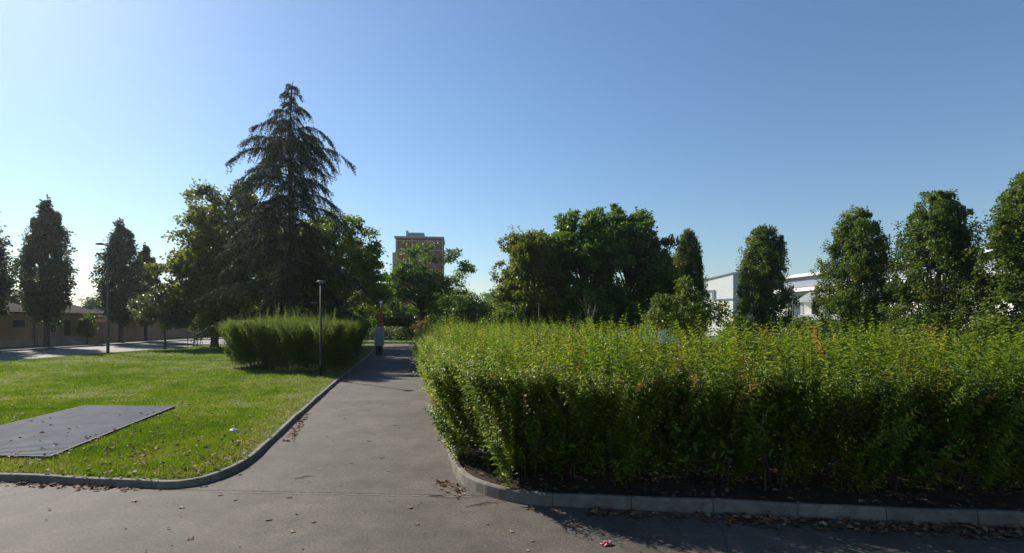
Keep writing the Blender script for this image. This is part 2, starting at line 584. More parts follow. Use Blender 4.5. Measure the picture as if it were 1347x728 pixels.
# ------------------------------------------------------------------ foliage materials
M['hedge_leaf'] = leaf_mat('hedge leaves', [(0, (.036, .072, .010)), (.45, (.125, .185, .018)), (.8, (.23, .255, .032)), (.93, (.26, .22, .045)), (1, (.26, .12, .05))], .52, .42, .35)
M['hedge2_leaf'] = leaf_mat('privet leaves', [(0, (.040, .074, .012)), (.5, (.100, .150, .022)), (.9, (.19, .215, .042)), (1, (.18, .145, .065))], .48, .5, .22)
M['oak_leaf'] = leaf_mat('oak leaves', [(0, (.034, .066, .012)), (.5, (.088, .135, .022)), (.9, (.170, .200, .036)), (1, (.19, .14, .045))], .46, .48, .3)
M['oak_dull'] = leaf_mat('dull oak leaves', [(0, (.030, .042, .016)), (.5, (.060, .078, .026)), (1, (.115, .115, .045))], .35, .5, .3)
M['plane_leaf'] = leaf_mat('plane leaves', [(0, (.050, .075, .012)), (.5, (.130, .155, .020)), (.85, (.215, .215, .033)), (1, (.22, .15, .046))], .5, .5, .3)
M['dark_leaf'] = leaf_mat('dark broad leaves', [(0, (.030, .070, .012)), (.5, (.088, .155, .022)), (1, (.165, .225, .036))], .48, .45, .3)
M['mid_leaf'] = leaf_mat('mid broad leaves', [(0, (.046, .086, .012)), (.5, (.125, .178, .020)), (1, (.21, .24, .038))], .5, .45, .3)
M['yellow_leaf'] = leaf_mat('yellow green leaves', [(0, (.05, .085, .014)), (.5, (.10, .14, .02)), (.9, (.18, .19, .03)), (1, (.24, .13, .03))], .42, .42)
M['silver_leaf'] = leaf_mat('silvery leaves', [(0, (.042, .066, .026)), (.5, (.090, .120, .046)), (1, (.168, .192, .084))], .4, .4)
M['rust_leaf'] = leaf_mat('rusty leaves', [(0, (.07, .06, .02)), (.5, (.14, .10, .03)), (1, (.26, .12, .05))], .4, .5)
M['needle'] = leaf_mat('cedar needles', [(0, (.020, .036, .018)), (.5, (.040, .062, .028)), (1, (.080, .102, .045))], .2, .65, .15, (1.1, 1.2, .8))
M['grass_blade'] = leaf_mat('grass blades', [(0, (.055, .100, .010)), (.40, (.110, .180, .014)), (.65, (.19, .23, .026)), (.85, (.25, .23, .07)), (1, (.30, .24, .12))], .48, .55, .2, (1.15, 1.25, .5))
M['dead_leaf'] = leaf_mat('dead leaves', [(0, (.07, .035, .018)), (.4, (.16, .085, .045)), (.75, (.25, .15, .08)), (1, (.36, .27, .17))], .15, .75, .2, (1, .8, .5))


# ------------------------------------------------------------------ tree builders (meshes with the origin at the foot)
def rand_unit(n):
    return unit(rng.normal(size=(n, 3)))


def crown_from_clumps(name, C, rad, per, leaf, lw=.6, flat=.75, sub=6, tint_sd=.16, clump_sd=.14, bias=.45, spread=.42):
    """C (k,3) clump centres, rad (k,), per leaves each -> leaf mesh; each clump = several twig ends with leaves around"""
    k = len(C)
    so_ = rand_unit(k * sub).reshape(k, sub, 3) * (rng.uniform(.35, 1.0, (k, sub, 1)))
    so_[..., 2] *= flat
    sc = C[:, None, :] + so_ * rad[:, None, None]                       # sub-centres
    n_per = max(1, per // sub)
    off = rng.normal(size=(k, sub, n_per, 3)) * spread * .62
    off[..., 2] *= flat
    P = sc[:, :, None, :] + off * rad[:, None, None, None]
    outw = (P - C[:, None, None, :])
    t = .46 + rng.normal(size=(k, 1, 1)) * clump_sd + rng.normal(size=(k, sub, 1)) * clump_sd * .6 + rng.normal(size=(k, sub, n_per)) * tint_sd
    P = P.reshape(-1, 3)
    outw = unit(outw.reshape(-1, 3))
    n = len(P)
    D = unit(outw * .7 + rng.normal(size=(n, 3)) * .7 + np.array([0, 0, -.15]))
    N = unit(rng.normal(size=(n, 3)) * .75 + outw * .5 + np.array([0, 0, bias]))
    L = leaf * rng.uniform(.65, 1.3, n)
    return leaf_mesh(name, P, D, N, L, L * lw, np.clip(t.reshape(-1), 0, 1))


def limb_tubes(mb, base_pts, C, rad0, rng_, n=5, up=.35):
    """curved limbs from points on the trunk to clump centres"""
    for b, c in zip(base_pts, C):
        b = Vector(b); c = Vector(c)
        mid = b.lerp(c, .5) + Vector((0, 0, up * (c - b).length * .25)) + Vector(rng_.normal(size=3) * .06 * (c - b).length)
        pts = [(1 - t) ** 2 * b + 2 * t * (1 - t) * mid + t * t * c for t in (0, .25, .5, .75, 1)]
        r = rad0 * (.35 + .65 * min(1, (c - b).length / 6))
        mb.tube(pts, [r, r * .75, r * .55, r * .35, r * .12], n, caps=False)


def lobes_clumps(lobes, n, lo=.62, hi=1.0, sub_n=0, sub_r=.34):
    if sub_n:
        # boughs: smaller lobes bulging out of the big ones; most leaf clumps sit on them
        big = np.array(lobes, float)
        vol = (big[:, 3] * big[:, 4] * big[:, 5]) ** (2 / 3)
        ix = rng.choice(len(big), sub_n, p=vol / vol.sum())
        d = rand_unit(sub_n); d[:, 2] = np.where(d[:, 2] < -.5, -d[:, 2], d[:, 2])
        cc = big[ix, :3] + d * big[ix, 3:6] * rng.uniform(.72, .98, (sub_n, 1))
        r = np.minimum(big[ix, 3:6].mean(1) * sub_r, 1.9) * rng.uniform(.75, 1.3, sub_n)
        k = cc[:, 2] > .8
        subs = np.column_stack([cc, r, r, r * .85])[k]
        a = lobes_clumps([tuple(q) for q in subs], int(n * .8), .55, 1.0)
        b = lobes_clumps(lobes, n - int(n * .8), .4, .85)
        return np.concatenate([a, b])
    """clump centres spread through ellipsoid lobes, mostly near their skins"""
    lob = np.array(lobes, float)
    vol = (lob[:, 3] * lob[:, 4] * lob[:, 5]) ** (2 / 3)
    idx = rng.choice(len(lob), n, p=vol / vol.sum())
    d = rand_unit(n)
    r = rng.uniform(lo ** 2, hi ** 2, n) ** .5
    return lob[idx, :3] + d * r[:, None] * lob[idx, 3:6]


def broadleaf(name_mats, height, lobes, n_cl, cl_r, per, leaf, trunk_r, trunk_h, lean=(0, 0), lw=.62, flat=.75, n_limbs=40, bark='bark', sub=6, lo=.62, sub_n=0, sub_r=.34, **kw):
    """lobes in metres; returns (trunk mesh, crown mesh)"""
    C = lobes_clumps(lobes, n_cl, lo, 1.0, sub_n, sub_r)
    C = C[C[:, 2] > .9]
    rad = cl_r * rng.uniform(.6, 1.35, len(C))
    cr = crown_from_clumps('crown', C, rad, per, leaf, lw, flat, sub, **kw)
    mb = MB()
    top = max(C[:, 2]) * .86
    zs = [0, .25, .6, trunk_h, trunk_h + (top - trunk_h) * .4, trunk_h + (top - trunk_h) * .75, top]
    pts, rd = [], []
    cx = np.mean([l[0] for l in lobes]); cy = np.mean([l[1] for l in lobes])
    for z in zs:
        f = max(0, (z - trunk_h * .5) / max(.1, top - trunk_h * .5))
        pts.append((cx * f + .12 * math.sin(z * .8) * min(1, z), cy * f + .1 * math.cos(z * 1.1) * min(1, z) - .1 * min(1, z), z))
        rd.append(trunk_r * (1.5 if z == 0 else 1.15 if z < .3 else 1 - .9 * f ** .8))
    mb.tube(pts, rd, 10)
    sel = rng.choice(len(C), min(n_limbs, len(C)), replace=False)
    bs = []
    for c in C[sel]:
        z = trunk_h + (c[2] - trunk_h) * rng.uniform(.25, .6)
        z = min(max(z, trunk_h * .9), top * .95)
        f = max(0, (z - trunk_h * .5) / max(.1, top - trunk_h * .5))
        bs.append((cx * f, cy * f, z))
    limb_tubes(mb, bs, C[sel], trunk_r * .42, rng)
    me = bpy.data.meshes.new('trunk')
    me.from_pydata(mb.v, [], mb.f)
    me.polygons.foreach_set('use_smooth', [True] * len(me.polygons))
    me.materials.append(M[bark])
    cr.materials.append(M[name_mats])
    return me, cr


def columnar(mat, h, w, prof, leaf=.21, per=92, base=1.6, n_cl=300, cl_r=.52, trunk_r=.24, spires=5):
    """upright oak: one tall oval crown with vertical ribs of foliage and a few spires; prof = relative width from base to top"""
    pt = np.linspace(0, 1, len(prof))
    C, rad = [], []
    p1, p2 = rng.uniform(0, 6.28, 2)
    while len(C) < n_cl:
        t = rng.uniform(0, 1)
        if rng.random() > np.interp(t, pt, prof) ** .7 + .12: continue
        a = rng.uniform(0, 6.283)
        rib = .80 + .14 * math.cos(4 * a + p1 + 1.2 * math.sin(t * 5)) + .10 * math.cos(7 * a + p2 - t * 6)
        rr = w * .5 * np.interp(t, pt, prof) * rib
        q = rr * (rng.uniform(.62, 1.04) if rng.random() < .8 else rng.uniform(.1, .62))
        C.append((q * math.cos(a), q * math.sin(a), base + (h - base) * t))
        rad.append(cl_r * rng.uniform(.6, 1.35) * (1 if t < .85 else .72))
    for i in range(spires):
        a = i * 2.4 + rng.uniform(-.4, .4); rf = 0 if i == 0 else rng.uniform(.35, .8)
        t0 = rng.uniform(.55, .86) if i else .9
        r0 = rf * w * .5 * np.interp(t0, pt, prof)
        top = base + (h - base) * (t0 + rng.uniform(.08, .16)) if i else h
        for k in range(7):
            zz = top - .12 - k * .30
            C.append((r0 * math.cos(a) + rng.normal() * .05 * k, r0 * math.sin(a) + rng.normal() * .05 * k, zz)); rad.append(.17 + .055 * k)
    C = np.array(C); rad = np.array(rad)
    cr = crown_from_clumps('crown', C, rad, per, leaf, .6, 1.2, 5, .13, .17, .35)
    mb = MB()
    mb.tube([(0, 0, 0), (0, 0, .3), (.03, 0, base), (0, .03, h * .5), (0, 0, h * .93)], [trunk_r * 1.4, trunk_r * 1.05, trunk_r * .95, trunk_r * .55, .03], 10)
    for k in range(9):
        a = k * 2.4; r1 = w * .22 * rng.uniform(.5, 1)
        mb.tube([(0, 0, base * rng.uniform(.75, 1.2)), (r1 * .5 * math.cos(a), r1 * .5 * math.sin(a), base * 1.6), (r1 * .95 * math.cos(a), r1 * .95 * math.sin(a), base + (h - base) * .45), (r1 * .7 * math.cos(a), r1 * .7 * math.sin(a), h * .70)], [trunk_r * .5, trunk_r * .4, trunk_r * .25, .02], 6)
    me = bpy.data.meshes.new('trunk')
    me.from_pydata(mb.v, [], mb.f)
    me.polygons.foreach_set('use_smooth', [True] * len(me.polygons))
    me.materials.append(M['bark'])
    cr.materials.append(M[mat])
    return me, cr


def place(name, meshes, label, cat, x, y, rz=0.0, s=(1, 1, 1), group=None, z=0.0):
    t = thing(name, label, cat, (x, y, z), rz, group)
    t.scale = s
    link('trunk', meshes[0], None, t)
    link('crown', meshes[1], None, t)
    return t


# ------------------------------------------------------------------ the cedar
def cedar(h):
    mb = MB()
    tr = .33
    def trunk_x(z): return .10 * math.sin(z * .35)
    mb.tube([(trunk_x(z), 0, z) for z in (0, .3, 2, 5, 9, 13, 16, h - .6)] + [(trunk_x(h) + .1, 0, h)], [tr * 1.35, tr * 1.1, tr, tr * .86, tr * .62, tr * .38, tr * .2, .05, .015], 12)
    PP, DD, NN, LL, TT = [], [], [], [], []
    # envelope half width by relative height: broad below, shoulders in the upper third
    hs = [0.06, .15, .3, .42, .52, .60, .68, .76, .83, .865, .90, .95, 1.0]
    ws = [5.2, 5.5, 4.9, 4.4, 4.1, 3.8, 3.6, 3.6, 2.8, 1.3, .95, .55, .22]
    z = 2.5
    ang = 0.0
    while z < h - .25:
        f = z / h
        Lw = np.interp(f, hs, ws)
        nb = 4
        for i in range(nb):
            ang += 2.399 + rng.uniform(-.35, .35)
            # irregular: some branches long, many short
            L = Lw * (rng.uniform(.85, 1.12) if rng.random() < (.42 if f > .7 else .34) else rng.uniform(.30, .74))
            zz = z + rng.uniform(-.25, .25)
            asc = rng.uniform(.10, .45) if f > .45 else rng.uniform(-.06, .22)
            droop = rng.uniform(.16, .36) if f > .45 else rng.uniform(.10, .26)
            ca, sa = math.cos(ang), math.sin(ang)
            m_ = 9
            ts = np.linspace(0, 1, m_)
            r = L * ts
            bz = zz + L * (asc * ts - (asc * .35 + droop) * ts ** 3.0 * 1.5)
            wob = rng.normal() * .10 * L * ts ** 2
            B = np.stack([trunk_x(zz) + r * ca - wob * sa, r * sa + wob * ca, bz], 1)
            mb.tube([tuple(b) for b in B], [max(.008, .075 * (L / 5) * (1 - t) ** .8 + .007) for t in ts], 5, caps=False)
            # twigs, both sides, hanging
            nt_ = int(L * 14) + 4
            for q in range(nt_):
                t = rng.uniform(.16, 1.0) if q > 2 else 1.0
                p0 = np.array([np.interp(t, ts, B[:, j]) for j in range(3)])
                side = 1 if q % 2 else -1
                spread = rng.uniform(.5, 1.25) * side
                tl = (1.45 * (1 - .55 * t) * rng.uniform(.5, 1.15)) * min(1, L / 3.2 + .25)
                da = ang + spread * (1 - .35 * t)
                hang = rng.uniform(.5, 1.7)
                s_ = np.linspace(0.08, 1, max(3, int(tl / .075)))
                tx = p0[0] + math.cos(da) * tl * s_ * .85
                ty = p0[1] + math.sin(da) * tl * s_ * .85
                tz = p0[2] - tl * hang * s_ ** 1.7 * .85 + .02
                T = np.stack([tx, ty, tz], 1)
                tan = unit(np.gradient(T, axis=0))
                tt = np.clip(.42 + .2 * rng.normal() + .12 * rng.normal(size=len(s_)), 0, 1)
                for rep in range(4):
                    PP.append(T + rng.normal(size=T.shape) * .022)
                    DD.append(tan * .8 + rng.normal(size=T.shape) * .5 + np.array([0, 0, -.22]))
                    NN.append(rng.normal(size=T.shape) * .7 + np.array([0, 0, .7]))
                    LL.append(rng.uniform(.09, .21, len(s_)))
                    TT.append(tt)
            # needle tufts along the branch itself
            s_ = np.linspace(.2, 1, int(L * 11))
            T = np.stack([np.interp(s_, ts, B[:, j]) for j in range(3)], 1)
            for rep in range(3):
                PP.append(T + rng.normal(size=T.shape) * .03)
                DD.append(rng.normal(size=T.shape) * .8 + np.array([ca * .5, sa * .5, .25]))
                NN.append(rng.normal(size=T.shape) * .7 + np.array([0, 0, .7]))
                LL.append(rng.uniform(.08, .17, len(s_)))
                TT.append(np.clip(.45 + .18 * rng.normal(size=len(s_)), 0, 1))
        z += rng.uniform(.42, .62) * (1.0 if f < .7 else .72)
    P = np.concatenate(PP); D = np.concatenate(DD); N = np.concatenate(NN); L = np.concatenate(LL); T = np.concatenate(TT)
    cr = leaf_mesh('crown', P, D, N, L, L * .24, T, fold=.1)
    me = bpy.data.meshes.new('trunk')
    me.from_pydata(mb.v, [], mb.f)
    me.polygons.foreach_set('use_smooth', [True] * len(me.polygons))
    me.materials.append(M['bark_dark'])
    cr.materials.append(M['needle'])
    return me, cr


place('cedar_tree', cedar(19.3), 'tall dark cedar with drooping tiered branches behind the clipped hedge beside the path', 'tree', PX(383, 36), 36)

# ------------------------------------------------------------------ columnar oaks
colA = columnar('oak_dull', 13, 5.2, [.35, .85, 1.0, .95, .85, .72, .5, .22, .05], base=2.8, n_cl=250, leaf=.26, cl_r=.56, per=80)
colB = columnar('oak_dull', 13, 5.0, [.3, .8, 1.0, .98, .86, .66, .45, .25, .05], base=2.6, n_cl=220, leaf=.26, cl_r=.56, per=80)
colC = columnar('oak_leaf', 13, 7.8, [.85, 1.0, 1.0, .97, .88, .78, .68, .54, .2], base=.7, n_cl=520)
colD = columnar('oak_leaf', 13, 9.0, [.9, 1.0, 1.0, .94, .88, .78, .64, .55, .22], base=.6, n_cl=620, spires=7)
colE = columnar('oak_leaf', 13, 9.4, [.9, 1.0, .98, .88, .76, .66, .56, .48, .22], base=.6, n_cl=560, spires=5)
gl = 'upright oaks along the street on the left'
place('columnar_oak', colB, 'narrow upright oak cut off by the left edge of the photo', 'tree', -43.4, 41.6, 1.1, (1, 1, 1.0), gl)
place('columnar_oak', colA, 'tall narrow upright oak in front of the ochre outbuildings, clear sky on both sides', 'tree', -42.2, 46.4, .4, (.88, .88, 1.02), gl)
place('columnar_oak', colB, 'narrow upright oak just behind the tall street lamp with side arm', 'tree', -42.2, 55.2, 2.6, (1.0, 1.0, 1.0), gl)
place('columnar_oak', colA, 'shorter upright oak with twin pointed tips, right of the tall street lamp', 'tree', -43.4, 60.6, 3.9, (.7, .7, .87), gl)
gr = 'upright oaks in front of the white building'
place('columnar_oak', colC, 'slim dark upright oak right behind the big broadleaf tree in the centre', 'tree', PX(905, 60), 60, .3, (.68, .68, 1.0), gr)
place('columnar_oak', colC, 'dark upright oak between the white gable block and the grey park lamp', 'tree', PX(1005, 57), 57, 2.0, (.92, .92, .99), gr)
place('columnar_oak', colD, 'broad upright oak with a ragged side spire right of the white porch building', 'tree', PX(1127, 49), 49, 1.0, (.90, .90, .98), gr)
place('columnar_oak', colE, 'broadest upright oak with a sky gap low on its left side', 'tree', PX(1234, 43), 43, 3.4, (1.0, 1.0, 1.0), gr)
place('columnar_oak', colC, 'tall upright oak cut off by the right edge of the photo', 'tree', PX(1365, 37.5), 37.5, 4.4, (1.15, 1.15, 1.02), gr)

# ------------------------------------------------------------------ broadleaf trees
# plane tree left of the cedar
pl = broadleaf('plane_leaf', 14, [(0, 0, 6.0, 4.0, 4.0, 4.6), (1.2, .5, 9.6, 4.0, 3.6, 4.6), (3.6, .6, 7.2, 3.6, 3.8, 4.8), (-.9, -.4, 3.8, 3.6, 3.4, 2.7), (2.6, -.4, 3.8, 3.6, 3.4, 2.8)], 720, .70, 120, .27, .32, 2.4, n_limbs=60, lo=.6, sub=7, sub_n=80, sub_r=.32)
place('plane_tree', pl, 'broad yellowish green plane tree left of the dark cedar', 'tree', PX(282, 46), 46)
pr = broadleaf('mid_leaf', 13, [(0, 0, 7.2, 4.0, 3.8, 5.0), (1.6, .5, 4.6, 3.2, 3.2, 3.2), (-2.4, .5, 6.6, 3.0, 3.0, 4.0), (.4, 0, 9.6, 2.6, 2.6, 2.8)], 380, .68, 110, .26, .3, 2.2, n_limbs=50, lo=.6, sub=7, sub_n=44)
place('linden_tree', pr, 'light green tree showing behind the right side of the dark cedar', 'tree', PX(446, 48), 48, .4)
# tall dark airy tree in front of the brick block
rb = broadleaf('dark_leaf', 13, [(-1.6, 0, 6.2, 3.4, 3.0, 3.8), (-.3, .3, 9.2, 2.9, 2.6, 2.8), (1.4, 0, 5.4, 3.6, 3.0, 3.2), (3.6, 0, 10.2, 1.2, 1.2, 1.3), (5.0, 0, 8.6, 1.5, 1.3, 1.0), (3.4, 0, 7.4, 1.3, 1.2, .8), (1.4, 0, 11.8, .8, .8, .8), (-3.8, 0, 7.6, .9, .9, .7), (-4.4, 0, 5.8, .9, .9, .6)], 185, .72, 105, .26, .26, 2.4, n_limbs=70, flat=.55, lo=.35, spread=.5)
place('robinia_tree', rb, 'dark airy tree with an open side limb in front of the brick tower block', 'tree', PX(553, 60), 60)
# big centre group
b1 = broadleaf('plane_leaf', 13, [(0, 0, 6.4, 3.4, 3.2, 4.4), (.9, 0, 9.2, 2.7, 2.5, 2.7), (-1.0, 0, 3.4, 3.6, 3.0, 3.0), (.8, -.6, 3.2, 3.4, 3.0, 2.6)], 500, .66, 125, .25, .25, 1.4, n_limbs=40, lo=.5, sub=7, sub_n=60, sub_r=.36)
place('linden_tree', b1, 'yellower green tree on the left flank of the big centre group', 'tree', PX(698, 52), 52, .8)
b2 = broadleaf('dark_leaf', 16.5, [(-.6, 0, 6.5, 5.0, 4.4, 5.6), (-1.0, 0, 10.4, 3.7, 3.3, 4.0), (-2.4, 0, 12.8, 1.5, 1.5, 1.9), (.5, 0, 12.9, 1.5, 1.5, 2.1), (-.4, -1.0, 3.0, 5.0, 4.2, 2.8)], 560, .68, 130, .29, .38, 1.8, n_limbs=60, lo=.6, sub=7, sub_n=64, sub_r=.30)
place('broad_tree', b2, 'tall dark green broadleaf tree at the heart of the centre group', 'tree', PX(776, 54), 54)
b3 = broadleaf('dark_leaf', 16.5, [(0, 0, 7.0, 4.4, 4.2, 5.6), (.2, 0, 11.2, 3.0, 3.0, 3.9), (-.8, 0, 14.0, 1.5, 1.5, 2.0), (2.6, 0, 9.6, 2.0, 2.0, 2.6), (3.2, 0, 5.0, 2.4, 2.4, 3.6), (0, -1.0, 3.0, 4.8, 4.0, 2.8)], 540, .68, 130, .29, .36, 1.8, n_limbs=60, lo=.6, sub=7, sub_n=62, sub_r=.30)
place('broad_tree', b3, 'tall rounded broadleaf tree on the right of the centre group, next to the slim oak', 'tree', PX(824, 57), 57)
b4 = broadleaf('plane_leaf', 11, [(0, 0, 6.2, 1.9, 1.9, 3.0), (.5, 0, 8.6, 1.2, 1.2, 1.5)], 60, .7, 70, .24, .16, 2.0, n_limbs=25, lo=.3, flat=.6)
place('thin_tree', b4, 'thin olive tree poking out between the rounded broadleaf and the slim oak', 'tree', PX(876, 59), 59)
# young yellowish trees just behind the hedge
y1 = broadleaf('yellow_leaf', 4.6, [(0, 0, 2.6, 1.7, 1.4, 1.2), (.3, 0, 3.7, .8, .8, .9), (-1.0, 0, 3.3, .7, .7, .6), (1.7, 0, 2.9, .7, .7, .6), (-1.5, 0, 2.5, .6, .6, .5)], 85, .40, 70, .15, .07, .9, n_limbs=40, flat=.5, lo=.3)
place('young_tree', y1, 'young yellow green tree just behind the big hedge, left of the white gable block', 'tree', PX(897, 27), 27)
y2 = broadleaf('yellow_leaf', 3.6, [(0, 0, 1.9, 1.3, 1.2, 1.2), (.3, 0, 2.7, .8, .8, .8)], 60, .42, 75, .16, .06, .8, n_limbs=24, flat=.6, lo=.3)
place('young_tree', y2, 'low bright green bush tree left of the centre group, behind the hedge', 'tree', PX(663, 33), 33, .5)
for px, d, rz, sc_, lab in [(968, 31, 1.2, .82, 'low green bush behind the hedge under the white gable block'), (1062, 34, 2.8, .8, 'low green bush behind the hedge, right of the grey park lamp'), (1185, 30, 4.0, .75, 'low green bush between the two broad upright oaks on the right'), (1300, 27, 5.1, .8, 'low green bush at the right, below the gap in the upright oaks')]:
    place('bush', y2, lab, 'bush', PX(px, d), d, rz, (sc_ * 1.25, sc_ * 1.1, sc_ * .95), 'bushes behind the big hedge')
# young silvery tree by the street
sy = broadleaf('silver_leaf', 5.9, [(0, 0, 3.3, 2.2, 2.0, 1.7), (.1, 0, 4.5, 1.3, 1.3, 1.2), (-1.5, 0, 2.9, 1.3, 1.2, .6), (1.2, 0, 2.5, 1.2, 1.2, .8), (-1.4, 0, 3.8, 1.0, .9, .35)], 150, .45, 72, .16, .085, 1.1, n_limbs=60, flat=.35, lo=.25)
place('young_tree', sy, 'young silvery green tree with layered branches on the lawn edge by the street', 'tree', PX(217, 42.3), 42.3, 0, (1, 1, 1), None, .1)

dsh = broadleaf('rust_leaf', 2.2, [(0, 0, 1.5, .5, .5, .7), (.2, 0, 2.0, .4, .35, .4), (-.35, 0, 1.8, .3, .3, .3)], 34, .22, 40, .10, .02, .5, n_limbs=26, lo=.3)
place('dried_shrub', dsh, 'dried rusty shrub at the far corner of the big hedge beside the path', 'shrub', PX(556, 32.5), 32.5, 0, (1.15, 1.15, 1.05))

# staked sapling
st = thing('staked_sapling', 'rusty leaved sapling held between three wooden stakes near the street', 'tree', (PX(255, 46.5), 46.5, .1))
sm = broadleaf('rust_leaf', 4, [(0, 0, 2.9, .85, .8, .9), (.2, 0, 3.6, .5, .5, .6)], 30, .34, 50, .16, .04, 1.7, n_limbs=14, lo=.3)
link('trunk', sm[0], None, st)
link('crown', sm[1], None, st)
for dx, dy in ((-.42, -.2), (.42, -.2), (.05, .42)):
    q = MB(); q.tube([(dx, dy, 0), (dx, dy, 1.45)], [.035, .033], 8); q.build('stake', M['wood'], st)
q = MB()
q.tube([(-.46, -.23, 1.36), (.46, -.23, 1.36)], [.025, .025], 6); q.tube([(-.42, -.2, 1.42), (.05, .42, 1.42)], [.025, .025], 6); q.tube([(.42, -.2, 1.40), (.05, .42, 1.40)], [.025, .025], 6)
q.build('crossbar', M['wood'], st)
q = MB(); q.tube([(0, -.02, 1.9), (0, -.02, 2.12)], [.09, .09], 8); q.build('tree_tie', M['black'], st)

# bare sapling behind the hedge
bt = MB()
def twig(p, d, L, r, depth):
    e = p + d * L
    m_ = p.lerp(e, .5) + Vector((random.uniform(-1, 1), random.uniform(-1, 1), 0)) * L * .05
    bt.tube([p, m_, e], [r, r * .8, r * .55], 5, caps=False)
    if depth == 0: return
    for i in range(3 if depth > 1 else 2):
        nd = (d + Vector((random.uniform(-.75, .75), random.uniform(-.75, .75), random.uniform(-.05, .4)))).normalized()
        twig(p.lerp(e, random.uniform(.55, 1.0)), nd, L * random.uniform(.55, .8), r * .5, depth - 1)
twig(Vector((0, 0, 0)), Vector((.02, 0, 1)), 2.1, .05, 4)
bo = bt.build('bare_sapling', M['bark_pale'])
bo.location = (PX(774, 30), 30, 0)
bo.scale = (.62, .62, .9)
tag(bo, 'bare pale sapling with dead branches in front of the dark centre trees', 'tree')

# shrub by the ochre outbuilding
sb = broadleaf('yellow_leaf', 2.6, [(0, 0, 1.4, .7, .7, 1.0), (.1, 0, 2.0, .5, .5, .6)], 40, .34, 50, .2, .05, .5, n_limbs=14, lo=.3)
place('wall_shrub', sb, 'yellow green shrub growing against the ochre outbuilding wall', 'shrub', -43.2, 52.0, 0, (1, 1, 1.15), None, .1)

# dark trees at the back
back = broadleaf('dark_leaf', 11, [(0, 0, 5.0, 4.2, 4.0, 3.8), (1.6, 0, 7.2, 2.8, 2.8, 2.8), (-2.0, 0, 6.4, 2.8, 2.8, 2.8), (0, 0, 2.6, 4.0, 3.6, 2.2)], 200, 1.1, 100, .36, .3, 1.8, n_limbs=30, lo=.5)
back2 = broadleaf('oak_leaf', 9, [(0, 0, 4.2, 4.0, 4.0, 3.4), (-1.2, 0, 6.4, 2.4, 2.4, 2.2), (1.8, 0, 2.6, 3.4, 3.4, 2.2)], 170, 1.1, 95, .36, .28, 1.6, n_limbs=26, lo=.5)
specs = [
    # px, d, which, scale xy, scale z, rot, label
    (470, 74, 0, .8, .70, .2, 'green tree filling the gap between the cedar and the path, below the dark mansard roof'),
    (515, 70, 1, .8, .66, 1.1, 'low dark tree closing the far end of the path on its left'),
    (590, 78, 0, 1.0, .78, 2.0, 'dark tree low behind the airy robinia, right of its trunk'),
    (622, 72, 1, .8, .76, .6, 'dark rounded tree below the open side limb of the airy robinia'),
    (645, 92, 0, .9, .72, 1.7, 'far dark tree left of the centre group under open sky'),
    (228, 88, 0, 1.0, .85, 2.9, 'shaded tree over the parked cars, behind the silvery young tree'),
    (268, 96, 1, 1.3, 1.2, .9, 'shaded tree over the parked cars, behind the broad plane tree'),
    (320, 84, 0, 1.1, .9, 3.4, 'dark tree behind the low left branches of the cedar'),
    (385, 80, 1, 1.2, 1.0, 2.2, 'dark tree straight behind the trunk of the cedar'),
    (133, 112, 1, 1.0, .92, 1.9, 'hazy far tree rising over the low wall left of the street lamp'),
    (205, 120, 0, 1.2, 1.0, .3, 'hazy far tree seen between the twin tipped oak and the plane tree'),
]
for px, d, w, sxy, sz, rz, lab in specs:
    place('background_tree', (back, back2)[w], lab, 'tree', PX(px, d), d, rz, (sxy, sxy, sz), 'trees behind the park')
for px, d, w, s in [(690, 110, 0, .8), (740, 105, 1, .9), (800, 108, 0, .8), (860, 112, 1, .9), (-40, 120, 0, .9), (60, 150, 1, 1.0), (600, 125, 0, .95), (628, 112, 1, 1.0), (665, 120, 0, .9), (540, 115, 1, 1.0), (490, 105, 0, .8), (930, 130, 1, .7), (1180, 120, 0, .6)]:
    place('background_tree', (back, back2)[w], 'far green tree hidden behind nearer trees at the back of the park', 'tree', PX(px, d), d, px * .1, (s, s, s * .75), 'far trees behind the centre group')


